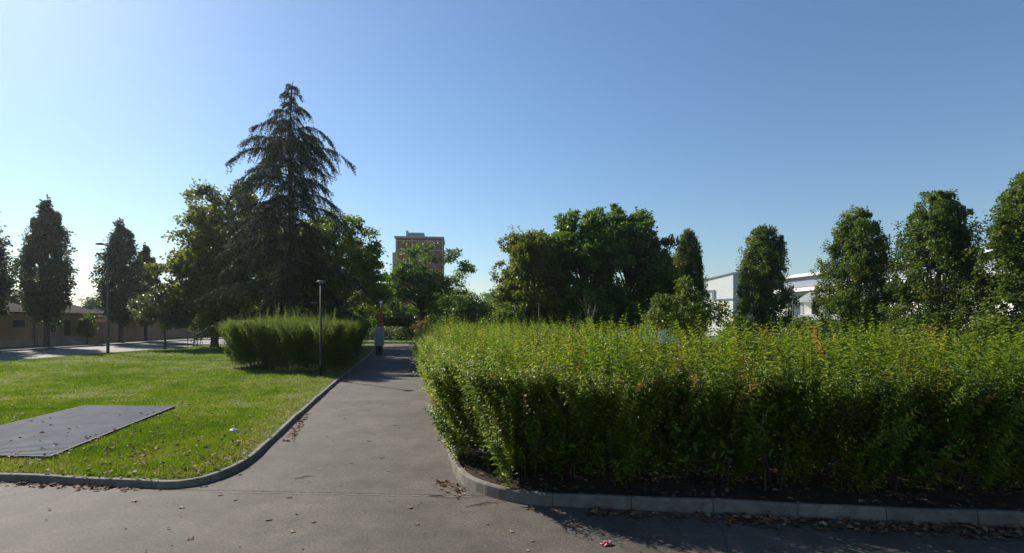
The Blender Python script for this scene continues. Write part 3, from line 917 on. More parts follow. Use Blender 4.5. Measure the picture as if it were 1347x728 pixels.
# ------------------------------------------------------------------ hedges
def hedge(poly, edges, H, n_face, n_top, leaf, node, face_low=.25, recess=.45, long_p=.12, long_h=.3, lean_out=.35, mat='hedge_leaf', fine=True, name='hedge', label='', ztop=None, stem_n=160, red=.03, top_edge_bias=True, droop=0.0, core=700, top_var=.2, face_top=.88, dome=0.0, rough_k=1.0, len_k=1.0, tight=0.0):
    """shoots with paired leaves: n_face shoots per metre of visible edge, n_top per square metre of top"""
    area = sum(poly[i][0] * poly[(i + 1) % len(poly)][1] - poly[(i + 1) % len(poly)][0] * poly[i][1] for i in range(len(poly)))
    sg = 1 if area > 0 else -1
    S0, T0, LEN, CUR, KIND = [], [], [], [], []
    for i in edges:
        a = np.array(poly[i]); b = np.array(poly[(i + 1) % len(poly)])
        e = b - a; ln = np.linalg.norm(e); e /= ln
        o = np.array([e[1], -e[0]]) * sg
        n = int(n_face * ln)
        s = rng.uniform(0, ln, n)
        z0 = face_low + (H * face_top - face_low) * rng.uniform(0, 1, n) ** .85
        rc = recess if not isinstance(recess, dict) else recess.get(i, .3)
        prof = np.interp(z0 / H, [0, .25, .5, .8, 1], [-rc, -rc * .55, .0, .03, -.12])
        bump = (.17 * np.sin(s * 1.7 + a[0] + .5 * z0) + .15 * np.sin(s * 4.1 + 2 + 1.3 * z0) + .12 * np.sin(s * 8.3 + 4 - 2.2 * z0) + .07 * np.sin(s * 15 + 3 * z0)) * rough_k
        dep = prof + bump - np.abs(rng.normal(size=n)) * .16
        xy = a + e * s[:, None] + o * dep[:, None]
        lat = rng.normal(size=n) * .22
        dirv = np.stack([o[0] * lean_out * rng.uniform(.1, 1.5, n) + e[0] * lat, o[1] * lean_out * rng.uniform(.1, 1.5, n) + e[1] * lat, np.ones(n)], 1)
        S0.append(np.column_stack([xy, z0])); T0.append(unit(dirv))
        LEN.append(np.minimum(rng.uniform(.35, .95, n) * len_k, (H * (face_top + .12) + .12 - z0 + rng.normal(size=n) * .08).clip(.25)))
        CUR.append(np.column_stack([o[0] * np.ones(n), o[1] * np.ones(n), -.6 * np.ones(n)]) * (rng.uniform(-.05, .28, n) + droop)[:, None])
    # top
    xs = [p[0] for p in poly]; ys = [p[1] for p in poly]
    n = int(n_top * (max(xs) - min(xs)) * (max(ys) - min(ys)))
    x = rng.uniform(min(xs), max(xs), n); y = rng.uniform(min(ys), max(ys), n)
    k = in_poly(x, y, poly)
    x, y = x[k], y[k]; n = len(x)
    hh = H + .10 * noise2(x, y, 1.3, 3) + .05 * noise2(x, y, 4.5, 4) - np.abs(rng.normal(size=n)) * top_var
    if dome:
        de = np.full(n, 9.0)
        for i in edges:
            a = np.array(poly[i]); b = np.array(poly[(i + 1) % len(poly)]); e = b - a; e /= np.linalg.norm(e)
            de = np.minimum(de, np.abs((x - a[0]) * e[1] - (y - a[1]) * e[0]))
        hh = hh - dome * np.clip(1 - de / 1.6, 0, 1) ** 1.5
    lg = rng.random(n) < long_p
    hh = hh + lg * rng.uniform(.3, 1, n) * long_h
    ln_ = rng.uniform(.5, 1.0, n) + lg * .2
    S0.append(np.column_stack([x, y, hh - ln_])); T0.append(unit(np.column_stack([rng.normal(size=n) * .16, rng.normal(size=n) * .16, np.ones(n)])))
    LEN.append(ln_); CUR.append(rng.normal(size=(n, 3)) * .06)
    S0 = np.concatenate(S0); T0 = np.concatenate(T0); LEN = np.concatenate(LEN); CUR = np.concatenate(CUR)
    ns = len(S0)
    sh_t = .42 + rng.normal(size=ns) * .17 + .10 * noise2(S0[:, 0], S0[:, 1] + S0[:, 2], 2.2, 9)
    sz = np.clip(1 + rng.normal(size=ns) * .22, .55, 1.6)
    ph = rng.uniform(0, 6.28, ns)
    redsh = rng.random(ns) < red
    PP, DD, NN, LL, TT = [], [], [], [], []
    kmax = int(LEN.max() / node)
    for k in range(kmax):
        s = (k + .5) * node
        ok = s < LEN
        if not ok.any(): break
        u = s / LEN[ok]
        P = S0[ok] + T0[ok] * s + CUR[ok] * (u ** 2 * LEN[ok])[:, None]
        T = unit(T0[ok] + CUR[ok] * (2 * u)[:, None])
        a = ph[ok] + k * 1.571
        ref = np.stack([np.cos(a), np.sin(a), np.zeros_like(a)], 1)
        B = unit(np.cross(T, ref))
        for sgn in (1, -1):
            j = rng.normal(size=P.shape)
            D = unit(B * sgn + T * (.35 + tight + .5 * u[:, None]) + j * .22 + np.array([0, 0, -.12]))
            N = unit(T * .9 + j[:, ::-1] * .25 + np.array([0, 0, .35]) - B * sgn * .3)
            L = leaf * sz[ok] * rng.uniform(.7, 1.25, len(P)) * (1 - .55 * u ** 3) * (.8 + .2 * np.minimum(1, k / 3))
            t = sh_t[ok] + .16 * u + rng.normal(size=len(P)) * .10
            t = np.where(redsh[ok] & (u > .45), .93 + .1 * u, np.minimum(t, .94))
            drop = rng.random(len(P)) < .94
            PP.append(P[drop]); DD.append(D[drop]); NN.append(N[drop]); LL.append(L[drop]); TT.append(t[drop])
    # leaves in the depth of the hedge
    n = int(core * abs(area) / 2)
    x = rng.uniform(min(xs), max(xs), n * 4); y = rng.uniform(min(ys), max(ys), n * 4)
    k = in_poly(x, y, poly); x, y = x[k][:n], y[k][:n]; n = len(x)
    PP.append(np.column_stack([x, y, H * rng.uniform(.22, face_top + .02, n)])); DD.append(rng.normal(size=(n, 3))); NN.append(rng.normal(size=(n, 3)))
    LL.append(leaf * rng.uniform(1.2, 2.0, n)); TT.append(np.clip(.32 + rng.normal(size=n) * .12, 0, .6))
    P = np.concatenate(PP); D = np.concatenate(DD); N = np.concatenate(NN); L = np.concatenate(LL); T = np.clip(np.concatenate(TT), 0, 1)
    c = np.array([np.mean(xs), np.mean(ys), 0.0])
    root = thing(name, label, 'hedge', (c[0], c[1], 0))
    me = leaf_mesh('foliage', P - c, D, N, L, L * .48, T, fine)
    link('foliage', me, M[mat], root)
    print('hedge leaves', len(P))
    # woody stems
    mb = MB()
    base = []
    for i in edges:
        a = np.array(poly[i]); b = np.array(poly[(i + 1) % len(poly)])
        e = b - a; ln = np.linalg.norm(e); e /= ln
        o = np.array([e[1], -e[0]]) * sg
        m_ = int(stem_n * ln)
        for q in range(m_):
            clump = round(rng.uniform(0, ln) / .55) * .55 + rng.normal() * .07
            base.append((a + e * clump - o * rng.uniform(.12, 1.0), o))
    for p, o in base:
        p = p - c[:2]
        ln = H * rng.uniform(.5, .85)
        t = rng.normal(size=2) * .2 + o * rng.uniform(-.05, .3)
        mb.tube([(p[0], p[1], .02), (p[0] + t[0] * .35, p[1] + t[1] * .35, ln * .5), (p[0] + t[0], p[1] + t[1], ln)], [rng.uniform(.006, .014), .007, .003], 5, caps=False)
    # the thin green-brown axes of the visible shoots
    for i in rng.choice(ns, min(ns, 2600), replace=False):
        a = S0[i] - c; b = a + T0[i] * LEN[i] * .5 + CUR[i] * .25 * LEN[i]; d_ = a + T0[i] * LEN[i] * .97 + CUR[i] * LEN[i]
        mb.tube([tuple(a), tuple(b), tuple(d_)], [.0045, .0035, .0015], 3, caps=False)
    so_ = mb.build('stems', M['stem'], root)
    so_['kind'] = 'stuff'
    return root


hr = [(XR(31) + .20, 31), (-.70, 8.15), (.22, 7.08), (13, YR(13) + .48), (13, YR(13) + 3.6), (3.1, 10.3), (XR(31) + 2.6, 31)]
hedge(hr, [0, 1, 2], 2.32, 300, 52, .078, .047, face_low=.10, recess={0: .02, 1: .10, 2: .42}, long_p=.16, long_h=.30, core=380, top_var=.34, face_top=.62, label='big leafy yellow green hedge along the road on the right, corner to the path', stem_n=7)
hl = [(-13.9, 25.0), (-7.55, 22.3), (XL(34) - .45, 34), (-16.0, 36)]
hedge(hl, [0, 1, 3], 2.78, 230, 34, .088, .060, face_low=.08, recess=.55, long_p=.09, long_h=.65, lean_out=.30, dome=.5, face_top=.72, rough_k=1.4, len_k=1.5, tight=.12, mat='hedge2_leaf', fine=True, core=260, top_var=.3, label='darker upright clipped hedge on the lawn left of the path, below the cedar', stem_n=7, red=.01)
hb = [(-24, 57.5), (-1.0, 56.5), (6, 58.5), (6, 61), (-24, 60.5)]
hedge(hb, [0, 1], 1.75, 30, 7, .2, .13, face_low=.1, recess=.2, mat='oak_leaf', core=60, fine=False, label='low dark hedge across the far end of the path', stem_n=2, red=0)

# ------------------------------------------------------------------ buildings
# low ochre outbuildings on the left
FX = -44.7
def hip_roof(mb, x0, x1, y0, y1, ze, zr, hip0, hip1, ov=.35):
    x0 -= ov; x1 += ov; y0 -= ov; y1 += ov
    xm = (x0 + x1) / 2
    a = [(x0, y0, ze), (x1, y0, ze), (x1, y1, ze), (x0, y1, ze), (xm, y0 + hip0, zr), (xm, y1 - hip1, zr)]
    b = [(x, y, z - .12) for x, y, z in a[:4]]
    mb.add(a + b, [(1, 2, 5, 4), (3, 0, 4, 5), (0, 1, 4), (2, 3, 5), (0, 6, 7, 1), (1, 7, 8, 2), (2, 8, 9, 3), (3, 9, 6, 0), (9, 8, 7, 6)])


def outbuilding(label, y0, y1, depth, ze, zr, wallm, hip0, hip1):
    t = thing('outbuilding', label, 'building', (FX, (y0 + y1) / 2, 0))
    oy = (y0 + y1) / 2
    w = MB(); w.box(-depth, y0 - oy, 0, 0, y1 - oy, ze); w.build('wall', wallm, t)
    w = MB(); w.box(0.002, y0 - oy + .05, 0.08, .06, y1 - oy - .05, .75); w.build('plinth', M['ochre_pale'], t)
    r = MB(); hip_roof(r, -depth, 0, y0 - oy, y1 - oy, ze + .1, zr, hip0, hip1); r.build('roof', M['rooftile'], t)
    return t, oy


tA, oA = outbuilding('long ochre outbuilding at the left edge with a small dark window', 30, 48.1, 10, 3.15, 5.7, M['ochre'], 4, 3)
def opening(t, oy, ya, yb, za, zb, name, m):
    f = MB()
    f.box(.002, ya - oy - .1, za - .1, .07, ya - oy, zb + .1); f.box(.002, yb - oy, za - .1, .07, yb - oy + .1, zb + .1)
    f.box(.002, ya - oy, zb, .07, yb - oy, zb + .1); f.box(.002, ya - oy, za - .1, .07, yb - oy, za)
    fo = f.build(name, M['ochre_pale'], t)
    g = MB(); g.box(.004, ya - oy, za, .03, yb - oy, zb); g.build('pane' if name == 'window' else 'leaf', m, fo)
opening(tA, oA, 45.7, 46.9, 1.85, 2.5, 'window', M['glass'])
opening(tA, oA, 41.5, 42.7, 1.85, 2.5, 'window', M['glass'])
dp = MB(); dp.tube([(.08, 47.8 - oA, .1), (.08, 47.8 - oA, 3.1)], [.05, .05], 8); dp.build('downpipe', M['dark_metal'], tA)
tB, oB = outbuilding('ochre outbuilding with a raised dark door and hipped tile roof', 48.12, 55.2, 9, 3.15, 5.5, M['ochre'], 1.5, 3.6)
opening(tB, oB, 51.0, 51.8, .95, 2.55, 'door', M['door'])
opening(tB, oB, 49.5, 50.1, 1.35, 2.1, 'window', M['glass'])
opening(tB, oB, 53.2, 54.0, 1.3, 2.3, 'window', M['glass'])
q = MB()
for k in range(4): q.box(.07, 50.7 - oB, .1 if k == 0 else .1 + .2 * k + .001, 1.3 - .3 * k, 52.1 - oB, .1 + .2 * (k + 1))
q.build('steps', M['concrete'], tB)
wl = thing('boundary_wall', 'low ochre boundary wall with terracotta coping beyond the outbuildings', 'wall', (FX, 66, 0))
q = MB(); q.box(-.3, -10.7, 0, 0, 16, 2.25); q.build('wall', M['ochre'], wl)
q = MB(); q.box(-.42, -10.65, 2.252, .12, 16, 2.36); q.build('coping', M['terracotta'], wl)
tC = thing('outbuilding', 'small building with a pale roof showing over the boundary wall', 'building', (-50, 63, 0))
q = MB(); q.box(-3, -3, 0, 3, 3, 2.8); q.build('wall', M['ochre_pale'], tC)
q = MB(); hip_roof(q, -3, 3, -3, 3, 2.9, 3.9, 1.5, 1.5); q.build('roof', M['rooftile'], tC)

# brick tower block
d0 = 165
tb = thing('tower_block', 'tall brick tower block with pale concrete frames behind the airy tree', 'building', (PX(552, d0), d0, 0), R(6))
hw, dp_, TH = 7.5, 14, 29.2
q = MB(); q.box(-hw, 0, 0, hw, dp_, TH); q.build('wall', M['brick'], tb)
q = MB()
for x in (-hw, -hw + 4.95, hw - 5.25, hw - .34): q.box(x - .003, -.22, 0, x + .34, -.003, TH - .2)
for k in range(10): q.box(-hw + .345, -.12, TH - 3.05 * k - 1.0, hw - .4, -.003, TH - 3.05 * k - .72)
for x, y in ((-hw - .15, .2), (-hw - .15, 5), (-hw - .15, 9)): q.box(x, y, 0, -hw - .003, y + .4, TH - .2)
q.build('frame', M['concrete'], tb)
q = MB(); q.box(-hw - .5, -.5, TH + .002, hw + .3, dp_ + .3, TH + .55); q.build('roof_slab', M['concrete'], tb)
q = MB(); q.box(-3.9, 3, TH + .552, 1.2, 9, TH + 2.3); q.box(-4.6, 3, TH + .552, -3.95, 4, TH + 2.9); q.build('plant_room', M['grey_clad_shade'], tb)
q = MB(); q.box(-hw - 1.6, 4, 0, -hw - .16, 11, TH - 4.2); q.build('stair_wing', M['concrete'], tb)
for k in range(9):
    for x0, x1 in ((-1.9, 1.1),):
        z = TH - 3.05 * k - 3.4
        f = MB(); f.box(x0, -.06, z, x1, -.004, z + 1.5); fo = f.build('window', M['glass'], tb)
    f = MB(); f.box(hw - 3.6, -.06, z, hw - 2.2, -.004, z + 1.4); f.build('window', M['glass'], tb)
# dark mansard roof left of it and pale roof right of it
mh = thing('apartment_house', 'distant house with a dark mansard roof seen between the cedar and the brick block', 'building', (PX(497, 120), 120, 0))
q = MB(); q.box(-2.6, 0, 0, 2.6, 8, 9.2); q.build('wall', M['concrete'], mh)
q = MB(); q.prism([(-2.8, 9.202), (2.8, 9.202), (2.2, 11.4), (-2.2, 11.4)], -.2, 8.2); q.build('roof', M['dark_metal'], mh)
q = MB(); q.box(-.6, -.1, 10.0, .4, .1, 10.7); q.build('window', M['glass'], mh)
ph_ = thing('flat_house', 'distant low house with a pale flat roof left of the centre group', 'building', (PX(647, 130), 130, 0))
q = MB(); q.box(-1.4, 0, 0, 1.4, 8, 9.0); q.build('wall', M['concrete'], ph_)
q = MB(); q.box(-1.7, -.4, 9.002, 1.7, 8.4, 9.6); q.build('roof', M['white_render'], ph_)
q = MB(); q.box(-.9, -.06, 7.2, .5, -.003, 8.4); q.build('window', M['glass'], ph_)

# white building on the right: gable block
wb = thing('gable_block', 'white windowless gable block with a sloping parapet left of the dark upright oak', 'building', (PX(949, 84), 84, 0), R(-60))
wf = MB()
wf.prism([(-3.7, 0), (2.2, 0), (2.2, 10.1), (-3.7, 9.3)], 0, 9)
wf.build('wall', M['white_render'], wb)
q = MB(); q.prism([(-3.9, 9.29), (2.3, 10.13), (2.3, 10.3), (-3.9, 9.46)], -.12, 9.1); q.build('parapet_cap', M['galv'], wb)
q = MB(); q.box(-3.7, -.12, 7.35, -1.3, -.003, 7.65); q.box(-1.6, -.12, 5.9, -1.3, -.003, 7.345); q.box(-1.29, -.1, 5.9, 2.2, -.003, 6.1); q.build('trim', M['grey_clad_shade'], wb)
q = MB(); q.box(-3.4, -.05, 6.0, -1.8, -.004, 7.3); q.build('window', M['white_paint'], wb)
q = MB(); q.box(2.203, .1, 0, 2.35, 8.9, 10.0); q.build('side_shade', M['grey_clad_shade'], wb)  # grey slab over the white side wall: its shade put into the colour
# long wing
p0 = Vector((PX(1004, 93), 93)); p1 = Vector((PX(1440, 46), 46))
ud = (p1 - p0); WL = ud.length; ud.normalize()
lw_ = thing('long_wing', 'long white building with grey roof bands and columns behind the upright oaks', 'building', (p0.x, p0.y, 0), math.atan2(ud.y, ud.x))
q = MB(); q.box(0, .003, 0, WL, 14, 8.0); q.build('wall', M['white_render'], lw_)
q = MB(); q.box(-.3, -1.3, 7.2, WL, 0, 7.75); q.build('lower_eave', M['white_paint'], lw_)
q = MB(); q.box(0, -.4, 8.002, WL, 12, 9.55); q.build('roof_band', M['grey_clad_shade'], lw_)
q = MB(); q.box(-.3, -1.0, 9.552, WL, 12.3, 10.0); q.build('roof_edge', M['white_paint'], lw_)
for k in range(int(WL / 4)):
    x = 1.2 + k * 4
    f = MB(); f.box(x, -.06, 4.7, x + 2.6, -.001, 6.7); fo = f.build('window', M['white_paint'], lw_)
    g = MB(); g.box(x + .12, -.09, 4.82, x + 1.24, -.062, 6.58); g.box(x + 1.36, -.09, 4.82, x + 2.48, -.062, 6.58); g.build('pane', M['glass'], fo)
    f = MB(); f.box(x, -.06, 1.2, x + 2.6, -.001, 3.4); fo = f.build('window', M['white_paint'], lw_)
    g = MB(); g.box(x + .12, -.09, 1.32, x + 1.24, -.062, 3.28); g.box(x + 1.36, -.09, 1.32, x + 2.48, -.062, 3.28); g.build('pane', M['glass'], fo)
# porch house in front of the wing
po = thing('porch_house', 'small white porch with a pitched roof between two upright oaks', 'building', (PX(1078, 68), 68, 0), R(-52))
q = MB(); q.box(-2.6, 1.6, 0, 2.6, 6, 5.0); q.build('wall', M['white_render'], po)
q = MB(); q.prism([(-2.9, 5.0), (2.9, 5.0), (2.9, 5.25), (1.2, 6.3), (-1.2, 6.3), (-2.9, 5.25)], -.2, 6.2); q.build('roof', M['white_paint'], po)
for x in (-2.4, 0, 2.1):
    q = MB(); q.box(x, 0, 0, x + .35, .35, 4.995); q.build('column', M['white_paint'], po)
q = MB(); q.box(-2.7, -.1, 2.6, 2.7, 1.5, 3.3); q.build('balcony', M['white_paint'], po)
q = MB(); q.box(-1.6, 1.54, 3.4, -.5, 1.597, 4.7); q.build('window', M['glass'], po)
q = MB(); q.box(.6, 1.54, 3.4, 1.7, 1.597, 4.7); q.build('window', M['glass'], po)

# ------------------------------------------------------------------ street furniture
def street_lamp():
    t = thing('street_lamp', 'tall grey street lamp with a short side arm beside the street', 'street lamp', (PX(142, 37.4), 37.4, 0))
    q = MB(); q.tube([(0, 0, 0), (0, 0, .9), (0, 0, .95), (0, 0, 7.75), (.02, 0, 8.0)], [.10, .10, .085, .05, .045], 12); q.build('pole', M['dark_metal'], t, True)
    q = MB(); q.tube([(.02, 0, 7.96), (-.12, 0, 8.03), (-.3, 0, 8.05)], [.03, .03, .03], 8); q.build('arm', M['dark_metal'], t)
    q = MB(); q.prism([(-.85, 8.03), (-.75, 8.10), (-.4, 8.13), (-.25, 8.09), (-.25, 8.02), (-.8, 8.0)], -.13, .13); q.build('lamp_head', M['dark_metal'], t)
    q = MB(); q.box(-.78, -.1, 7.985, -.4, .1, 8.003); q.build('lens', M['lens'], t)
street_lamp()


def park_lamp():
    t = empty('park_lamp')
    q = MB(); q.tube([(0, 0, 0), (0, 0, .03)], [.14, .14], 16); q.build('base_plate', M['dark_metal'], t)
    q = MB(); q.tube([(0, 0, .03), (0, 0, .9), (0, 0, .93), (0, 0, 3.9)], [.058, .058, .042, .036], 14); q.build('pole', M['lamp_paint'], t, True)
    q = MB(); q.tube([(0, 0, 3.9), (0, 0, 3.93), (0, 0, 3.97), (0, 0, 4.0)], [.045, .17, .17, .11], 20); h_ = q.build('lamp_head', M['dark_metal'], t)
    q = MB(); q.tube([(0, 0, 3.905), (0, 0, 3.915)], [.12, .12], 18); q.build('lens', M['lens'], h_)
    q = MB(); q.box(-.026, -.064, .45, .026, -.05, .75); q.build('hatch', M['dark_metal'], t)
    return t
p_ = park_lamp()
for i, (px, d, lab) in enumerate([
        (422, 21.4, 'slim grey park lamp standing in front of the left hedge'),
        (1043, 32.5, 'grey park lamp beside the dark upright oak, rising over the right hedge'),
        (709, 46, 'grey park lamp in front of the yellower tree of the centre group'),
        (629, 60, 'far grey park lamp among dark trees right of the path')]):
    o = p_ if i == 0 else copy_tree(p_)
    o.location = (PX(px, d), d, .1 if i == 0 else 0)
    tag(o, lab, 'park lamp', 'park lamps')

# grey information cabinet on a dark foot beside the path
cb = thing('cabinet', 'pale grey metal cabinet on a black foot beside the path', 'cabinet', (PX(499, 36.7) , 36.7, .0), R(8))
q = MB(); q.box(-.23, -.16, 0, .23, .16, .66); q.build('foot', M['black'], cb)
q = MB(); q.box(-.32, -.20, .662, .32, .20, 1.92); q.build('body', plain('weathered grey panel', (.27, .285, .27), .55, var=.3, scale=5), cb)
q = MB(); q.box(-.35, -.23, 1.922, .35, .23, 1.97); q.build('lid', M['galv'], cb)
q = MB(); q.box(-.29, -.218, .74, -.01, -.202, 1.85); q.build('door', M['cab_door'], cb)
q = MB(); q.box(.01, -.218, .74, .29, -.202, 1.85); q.build('door', M['cab_door'], cb)
# red posts
def red_post(px, d, h, lab, head):
    t = thing('red_post', lab, 'post', (PX(px, d), d, 0), R(10), 'red posts at the end of the path')
    q = MB(); q.box(-.15, -.1, 0, .15, .1, .03); q.build('base_plate', M['dark_metal'], t)
    q = MB(); q.box(-.13, -.07, .03, -.085, .07, h); q.box(.085, -.07, .03, .13, .07, h)
    z = .3
    while z < h - .3:
        q.box(-.084, -.05, z, .084, .05, z + .22); z += .42
    q.box(-.15, -.09, h + .002, .15, .09, h + .06)
    q.build('post', M['red'], t)
    if head:
        f = MB(); f.box(-.02, -.118, h - .55, .04, -.092, h - .08); f.box(-.11, -.118, h - .22, -.021, -.092, h - .08); f.box(.041, -.118, h - .22, .13, -.092, h - .08)
        f.build('white_marker', M['white_paint'], t)
red_post(501, 41, 4.1, 'red post with a white marker at its top, rising behind the grey cabinet', True)
red_post(551, 47, 2.9, 'plain red post right of the path end', False)

# metal plate in the lawn
plate_c = [(-11.5, 13.8), (-8.96, 13.6), (-7.72, 8.55), (-10.75, 8.8)]
mp = thing('metal_plate', 'dark grey ribbed steel cover set in the lawn near the road', 'cover', (-9.7, 11.2, .1))
q = MB()
lp = [(x + 9.7, y - 11.2) for x, y in plate_c]
def quad_slab(q, pts, z0, z1):
    n = len(pts)
    q.add([(x, y, z0) for x, y in pts] + [(x, y, z1) for x, y in pts], [tuple(range(n)), tuple(range(2 * n - 1, n - 1, -1))] + [(i, i + n, (i + 1) % n + n, (i + 1) % n) for i in range(n)])
def shrink(pts, k):
    cx = sum(p[0] for p in pts) / 4; cy = sum(p[1] for p in pts) / 4
    return [(p[0] - (p[0] - cx) * k, p[1] - (p[1] - cy) * k) for p in pts]
A_, B_, C_, D_ = [Vector(p) for p in lp]
q = MB()
for a, b in ((A_, B_), (B_, C_), (C_, D_), (D_, A_)):
    u = (b - a).normalized(); q.obox(tuple(a), tuple(u), 0, (b - a).length - .05, -.05, 0, -.05, .045)
q.build('frame', plain('frame steel', (.055, .058, .065), .75, var=.4, scale=5, spec=.12), mp)
q = MB(); quad_slab(q, shrink(lp, .02), -.02, .03)
# ribs across
nr = 58
for i in range(nr):
    t = (i + .5) / nr
    a = A_.lerp(D_, t); b = B_.lerp(C_, t)
    a, b = a.lerp(b, .02), a.lerp(b, .98)
    u = (b - a).normalized(); q.obox(tuple(a), tuple(u), 0, (b - a).length, -.022, .022, .031, .043)
pm = plain('plate steel', (.102, .116, .142), .75, var=.30, scale=1.6, spec=.10)
q.build('plate', pm, mp)

# ------------------------------------------------------------------ cars by the street
def car(paint):
    t = empty('parked_car')
    L, Wd = 4.1, 1.68
    prof = [(-2.05, .32), (-2.05, .62), (-1.95, .78), (-1.2, .92), (-.55, 1.40), (-.1, 1.47), (.9, 1.45), (1.55, 1.05), (2.0, .92), (2.05, .6), (2.02, .32),
            (1.62, .30), (1.58, .5), (1.3, .64), (1.02, .5), (.98, .30), (-.98, .30), (-1.02, .5), (-1.3, .64), (-1.58, .5), (-1.62, .30)]
    q = MB()
    n = len(prof)
    vs = []
    for y, k in ((-Wd / 2, 0), (-Wd / 2 + .06, 1), (Wd / 2 - .06, 1), (Wd / 2, 0)):
        for x, z in prof:
            tuck = .16 * max(0, (z - .9) / .55)
            yy = y + (tuck if y < 0 else -tuck)
            vs.append((x * (1 if k else .985), yy, z - (0 if k else .015)))
    fs = [tuple(range(n))[::-1], tuple(range(3 * n, 4 * n))]
    for r in range(3):
        for i in range(n):
            j = (i + 1) % n
            fs.append((r * n + i, r * n + j, (r + 1) * n + j, (r + 1) * n + i))
    q.add(vs, fs)
    q.build('body', paint, t)
    for s in (-1, 1):
        g = MB(); y = s * (Wd / 2 - .055)
        g.add([(-.98, y + s * .02, .96), (.02, y + s * .012, .96), (.02, y - s * .085, 1.38), (-.5, y - s * .085, 1.36)], [(0, 1, 2, 3)]); g.build('side_window', M['glass'], t)
        g = MB(); g.add([(.08, y + s * .012, .96), (1.4, y + s * .012, 1.0), (.9, y - s * .085, 1.38), (.08, y - s * .085, 1.38)], [(0, 1, 2, 3)]); g.build('side_window', M['glass'], t)
        g = MB(); g.box(-2.07, s * .62 - .16, .62, -2.0, s * .62 + .16, .76); g.build('headlight', M['lens'], t)
        g = MB(); g.box(1.98, s * .66 - .12, .66, 2.06, s * .66 + .12, .86); g.build('tail_light', M['red'], t)
    g = MB(); g.add([(-1.16, -.66, .965), (-1.16, .66, .965), (-.56, .56, 1.405), (-.56, -.56, 1.405)], [(0, 1, 2, 3)]); g.build('windscreen', M['glass'], t)
    g = MB(); g.add([(.96, -.56, 1.44), (.96, .56, 1.44), (1.53, .66, 1.09), (1.53, -.66, 1.09)], [(0, 1, 2, 3)]); g.build('rear_window', M['glass'], t)
    for x in (-1.3, 1.3):
        for s in (-1, 1):
            w = MB(); w.tube([(x, s * .62, .31), (x, s * .83, .31)], [.31, .31], 18); wo = w.build('wheel', M['tyre'], t)
            w = MB(); w.tube([(x, s * .831, .31), (x, s * .845, .31)], [.19, .18], 14); w.build('rim', M['rim'], wo)
    return t
c0 = car(M['car_dark'])
c0.location = (PX(284, 76), 76, 0); c0.rotation_euler = (0, 0, R(75))
tag(c0, 'dark parked car nearest to the left hedge, in the tree shade', 'car', 'cars parked at the end of the street')
c1 = copy_tree(c0); c1.location = (PX(264, 77), 77, 0); c1.rotation_euler = (0, 0, R(80))
tag(c1, 'dark parked car between the staked sapling and the car beside the hedge', 'car', 'cars parked at the end of the street')
c2 = car(M['car_grey'])
c2.location = (PX(238, 78), 78, 0); c2.rotation_euler = (0, 0, R(70))
tag(c2, 'pale silver parked car just left of the staked sapling', 'car', 'cars parked at the end of the street')

# white cars parked beyond the park, seen between the shoots of the hedge
c3 = car(M['white_paint'])
c3.location = (PX(815, 50), 50, 0); c3.rotation_euler = (0, 0, R(8))
tag(c3, 'white parked car glimpsed over the hedge below the centre trees, left one', 'car', 'white cars behind the big hedge')
c4 = copy_tree(c3); c4.location = (PX(868, 50), 50.6, 0); c4.rotation_euler = (0, 0, R(6))
tag(c4, 'white parked car glimpsed over the hedge behind the young yellow green tree', 'car', 'white cars behind the big hedge')

# ------------------------------------------------------------------ grass, litter and small things
# grass blades
def blades(n, ymax, hscale):
    u = rng.random(n)
    y0 = 6.9
    y = 1 / (1 / y0 - u * (1 / y0 - 1 / ymax))
    x = rng.uniform(-1.05, -.2, n) * y - .2
    hl2 = [(p[0], p[1]) for p in hl]
    k = in_poly(x, y, lawn_poly) & ~in_poly(x, y, [(-11.58, 13.88), (-8.88, 13.68), (-7.62, 8.47), (-10.8, 8.7)]) & ~in_poly(x, y, hl2)
    x, y = x[k], y[k]
    # keep off the kerb stones, thin out near the kerb
    n = len(x)
    pat = .5 + .17 * noise2(x, y, .9, 21) + .15 * noise2(x, y, 3.2, 22) + .10 * noise2(x, y, 9.0, 23)
    edge = np.full(n, 9.0)
    for i in range(len(kl) - 1):
        a = np.array(kl[i]); b = np.array(kl[i + 1]); e = b - a; l2 = (e ** 2).sum()
        t = np.clip(((x - a[0]) * e[0] + (y - a[1]) * e[1]) / l2, 0, 1)
        edge = np.minimum(edge, np.hypot(x - a[0] - t * e[0], y - a[1] - t * e[1]))
    keep = (edge > .16) & (rng.random(n) < np.clip(.08 + .95 * np.minimum(1, edge / 1.4 + .10) * (-.1 + 1.5 * pat), .05, 1))
    x, y, pat, edge = x[keep], y[keep], pat[keep], edge[keep]
    n = len(x)
    h = (.035 + .045 * rng.random(n) + .035 * np.clip(pat - .6, 0, 1)) * hscale * (1 + .012 * (y - 8).clip(0, 20))
    tuft = rng.random(n) < .012
    h = h * np.where(tuft, 1.6, 1)
    w = np.maximum(.0042, y * .00052) * rng.uniform(.7, 1.4, n)
    a = rng.uniform(0, 2 * math.pi, n)
    ln = rng.uniform(.1, .9, n) * h
    b = rng.uniform(0, 2 * math.pi, n)
    ca, sa = np.cos(a), np.sin(a)
    z0 = np.full(n, .098)
    v0 = np.stack([x - ca * w, y - sa * w, z0], 1)
    v1 = np.stack([x + ca * w, y + sa * w, z0], 1)
    v2 = np.stack([x + np.cos(b) * ln, y + np.sin(b) * ln, z0 + h], 1)
    t = .47 + (.5 - pat) * .75 + rng.normal(size=n) * .14 + .62 * np.clip(1 - edge / 1.3, 0, 1) * rng.random(n) + .3 * (rng.random(n) < .07)
    V = np.stack([v0, v1, v2], 1).reshape(-1, 3)
    i = np.arange(n) * 3
    return np_mesh('grass', V, np.stack([i, i + 1, i + 2], 1), np.clip(t, 0, 1))
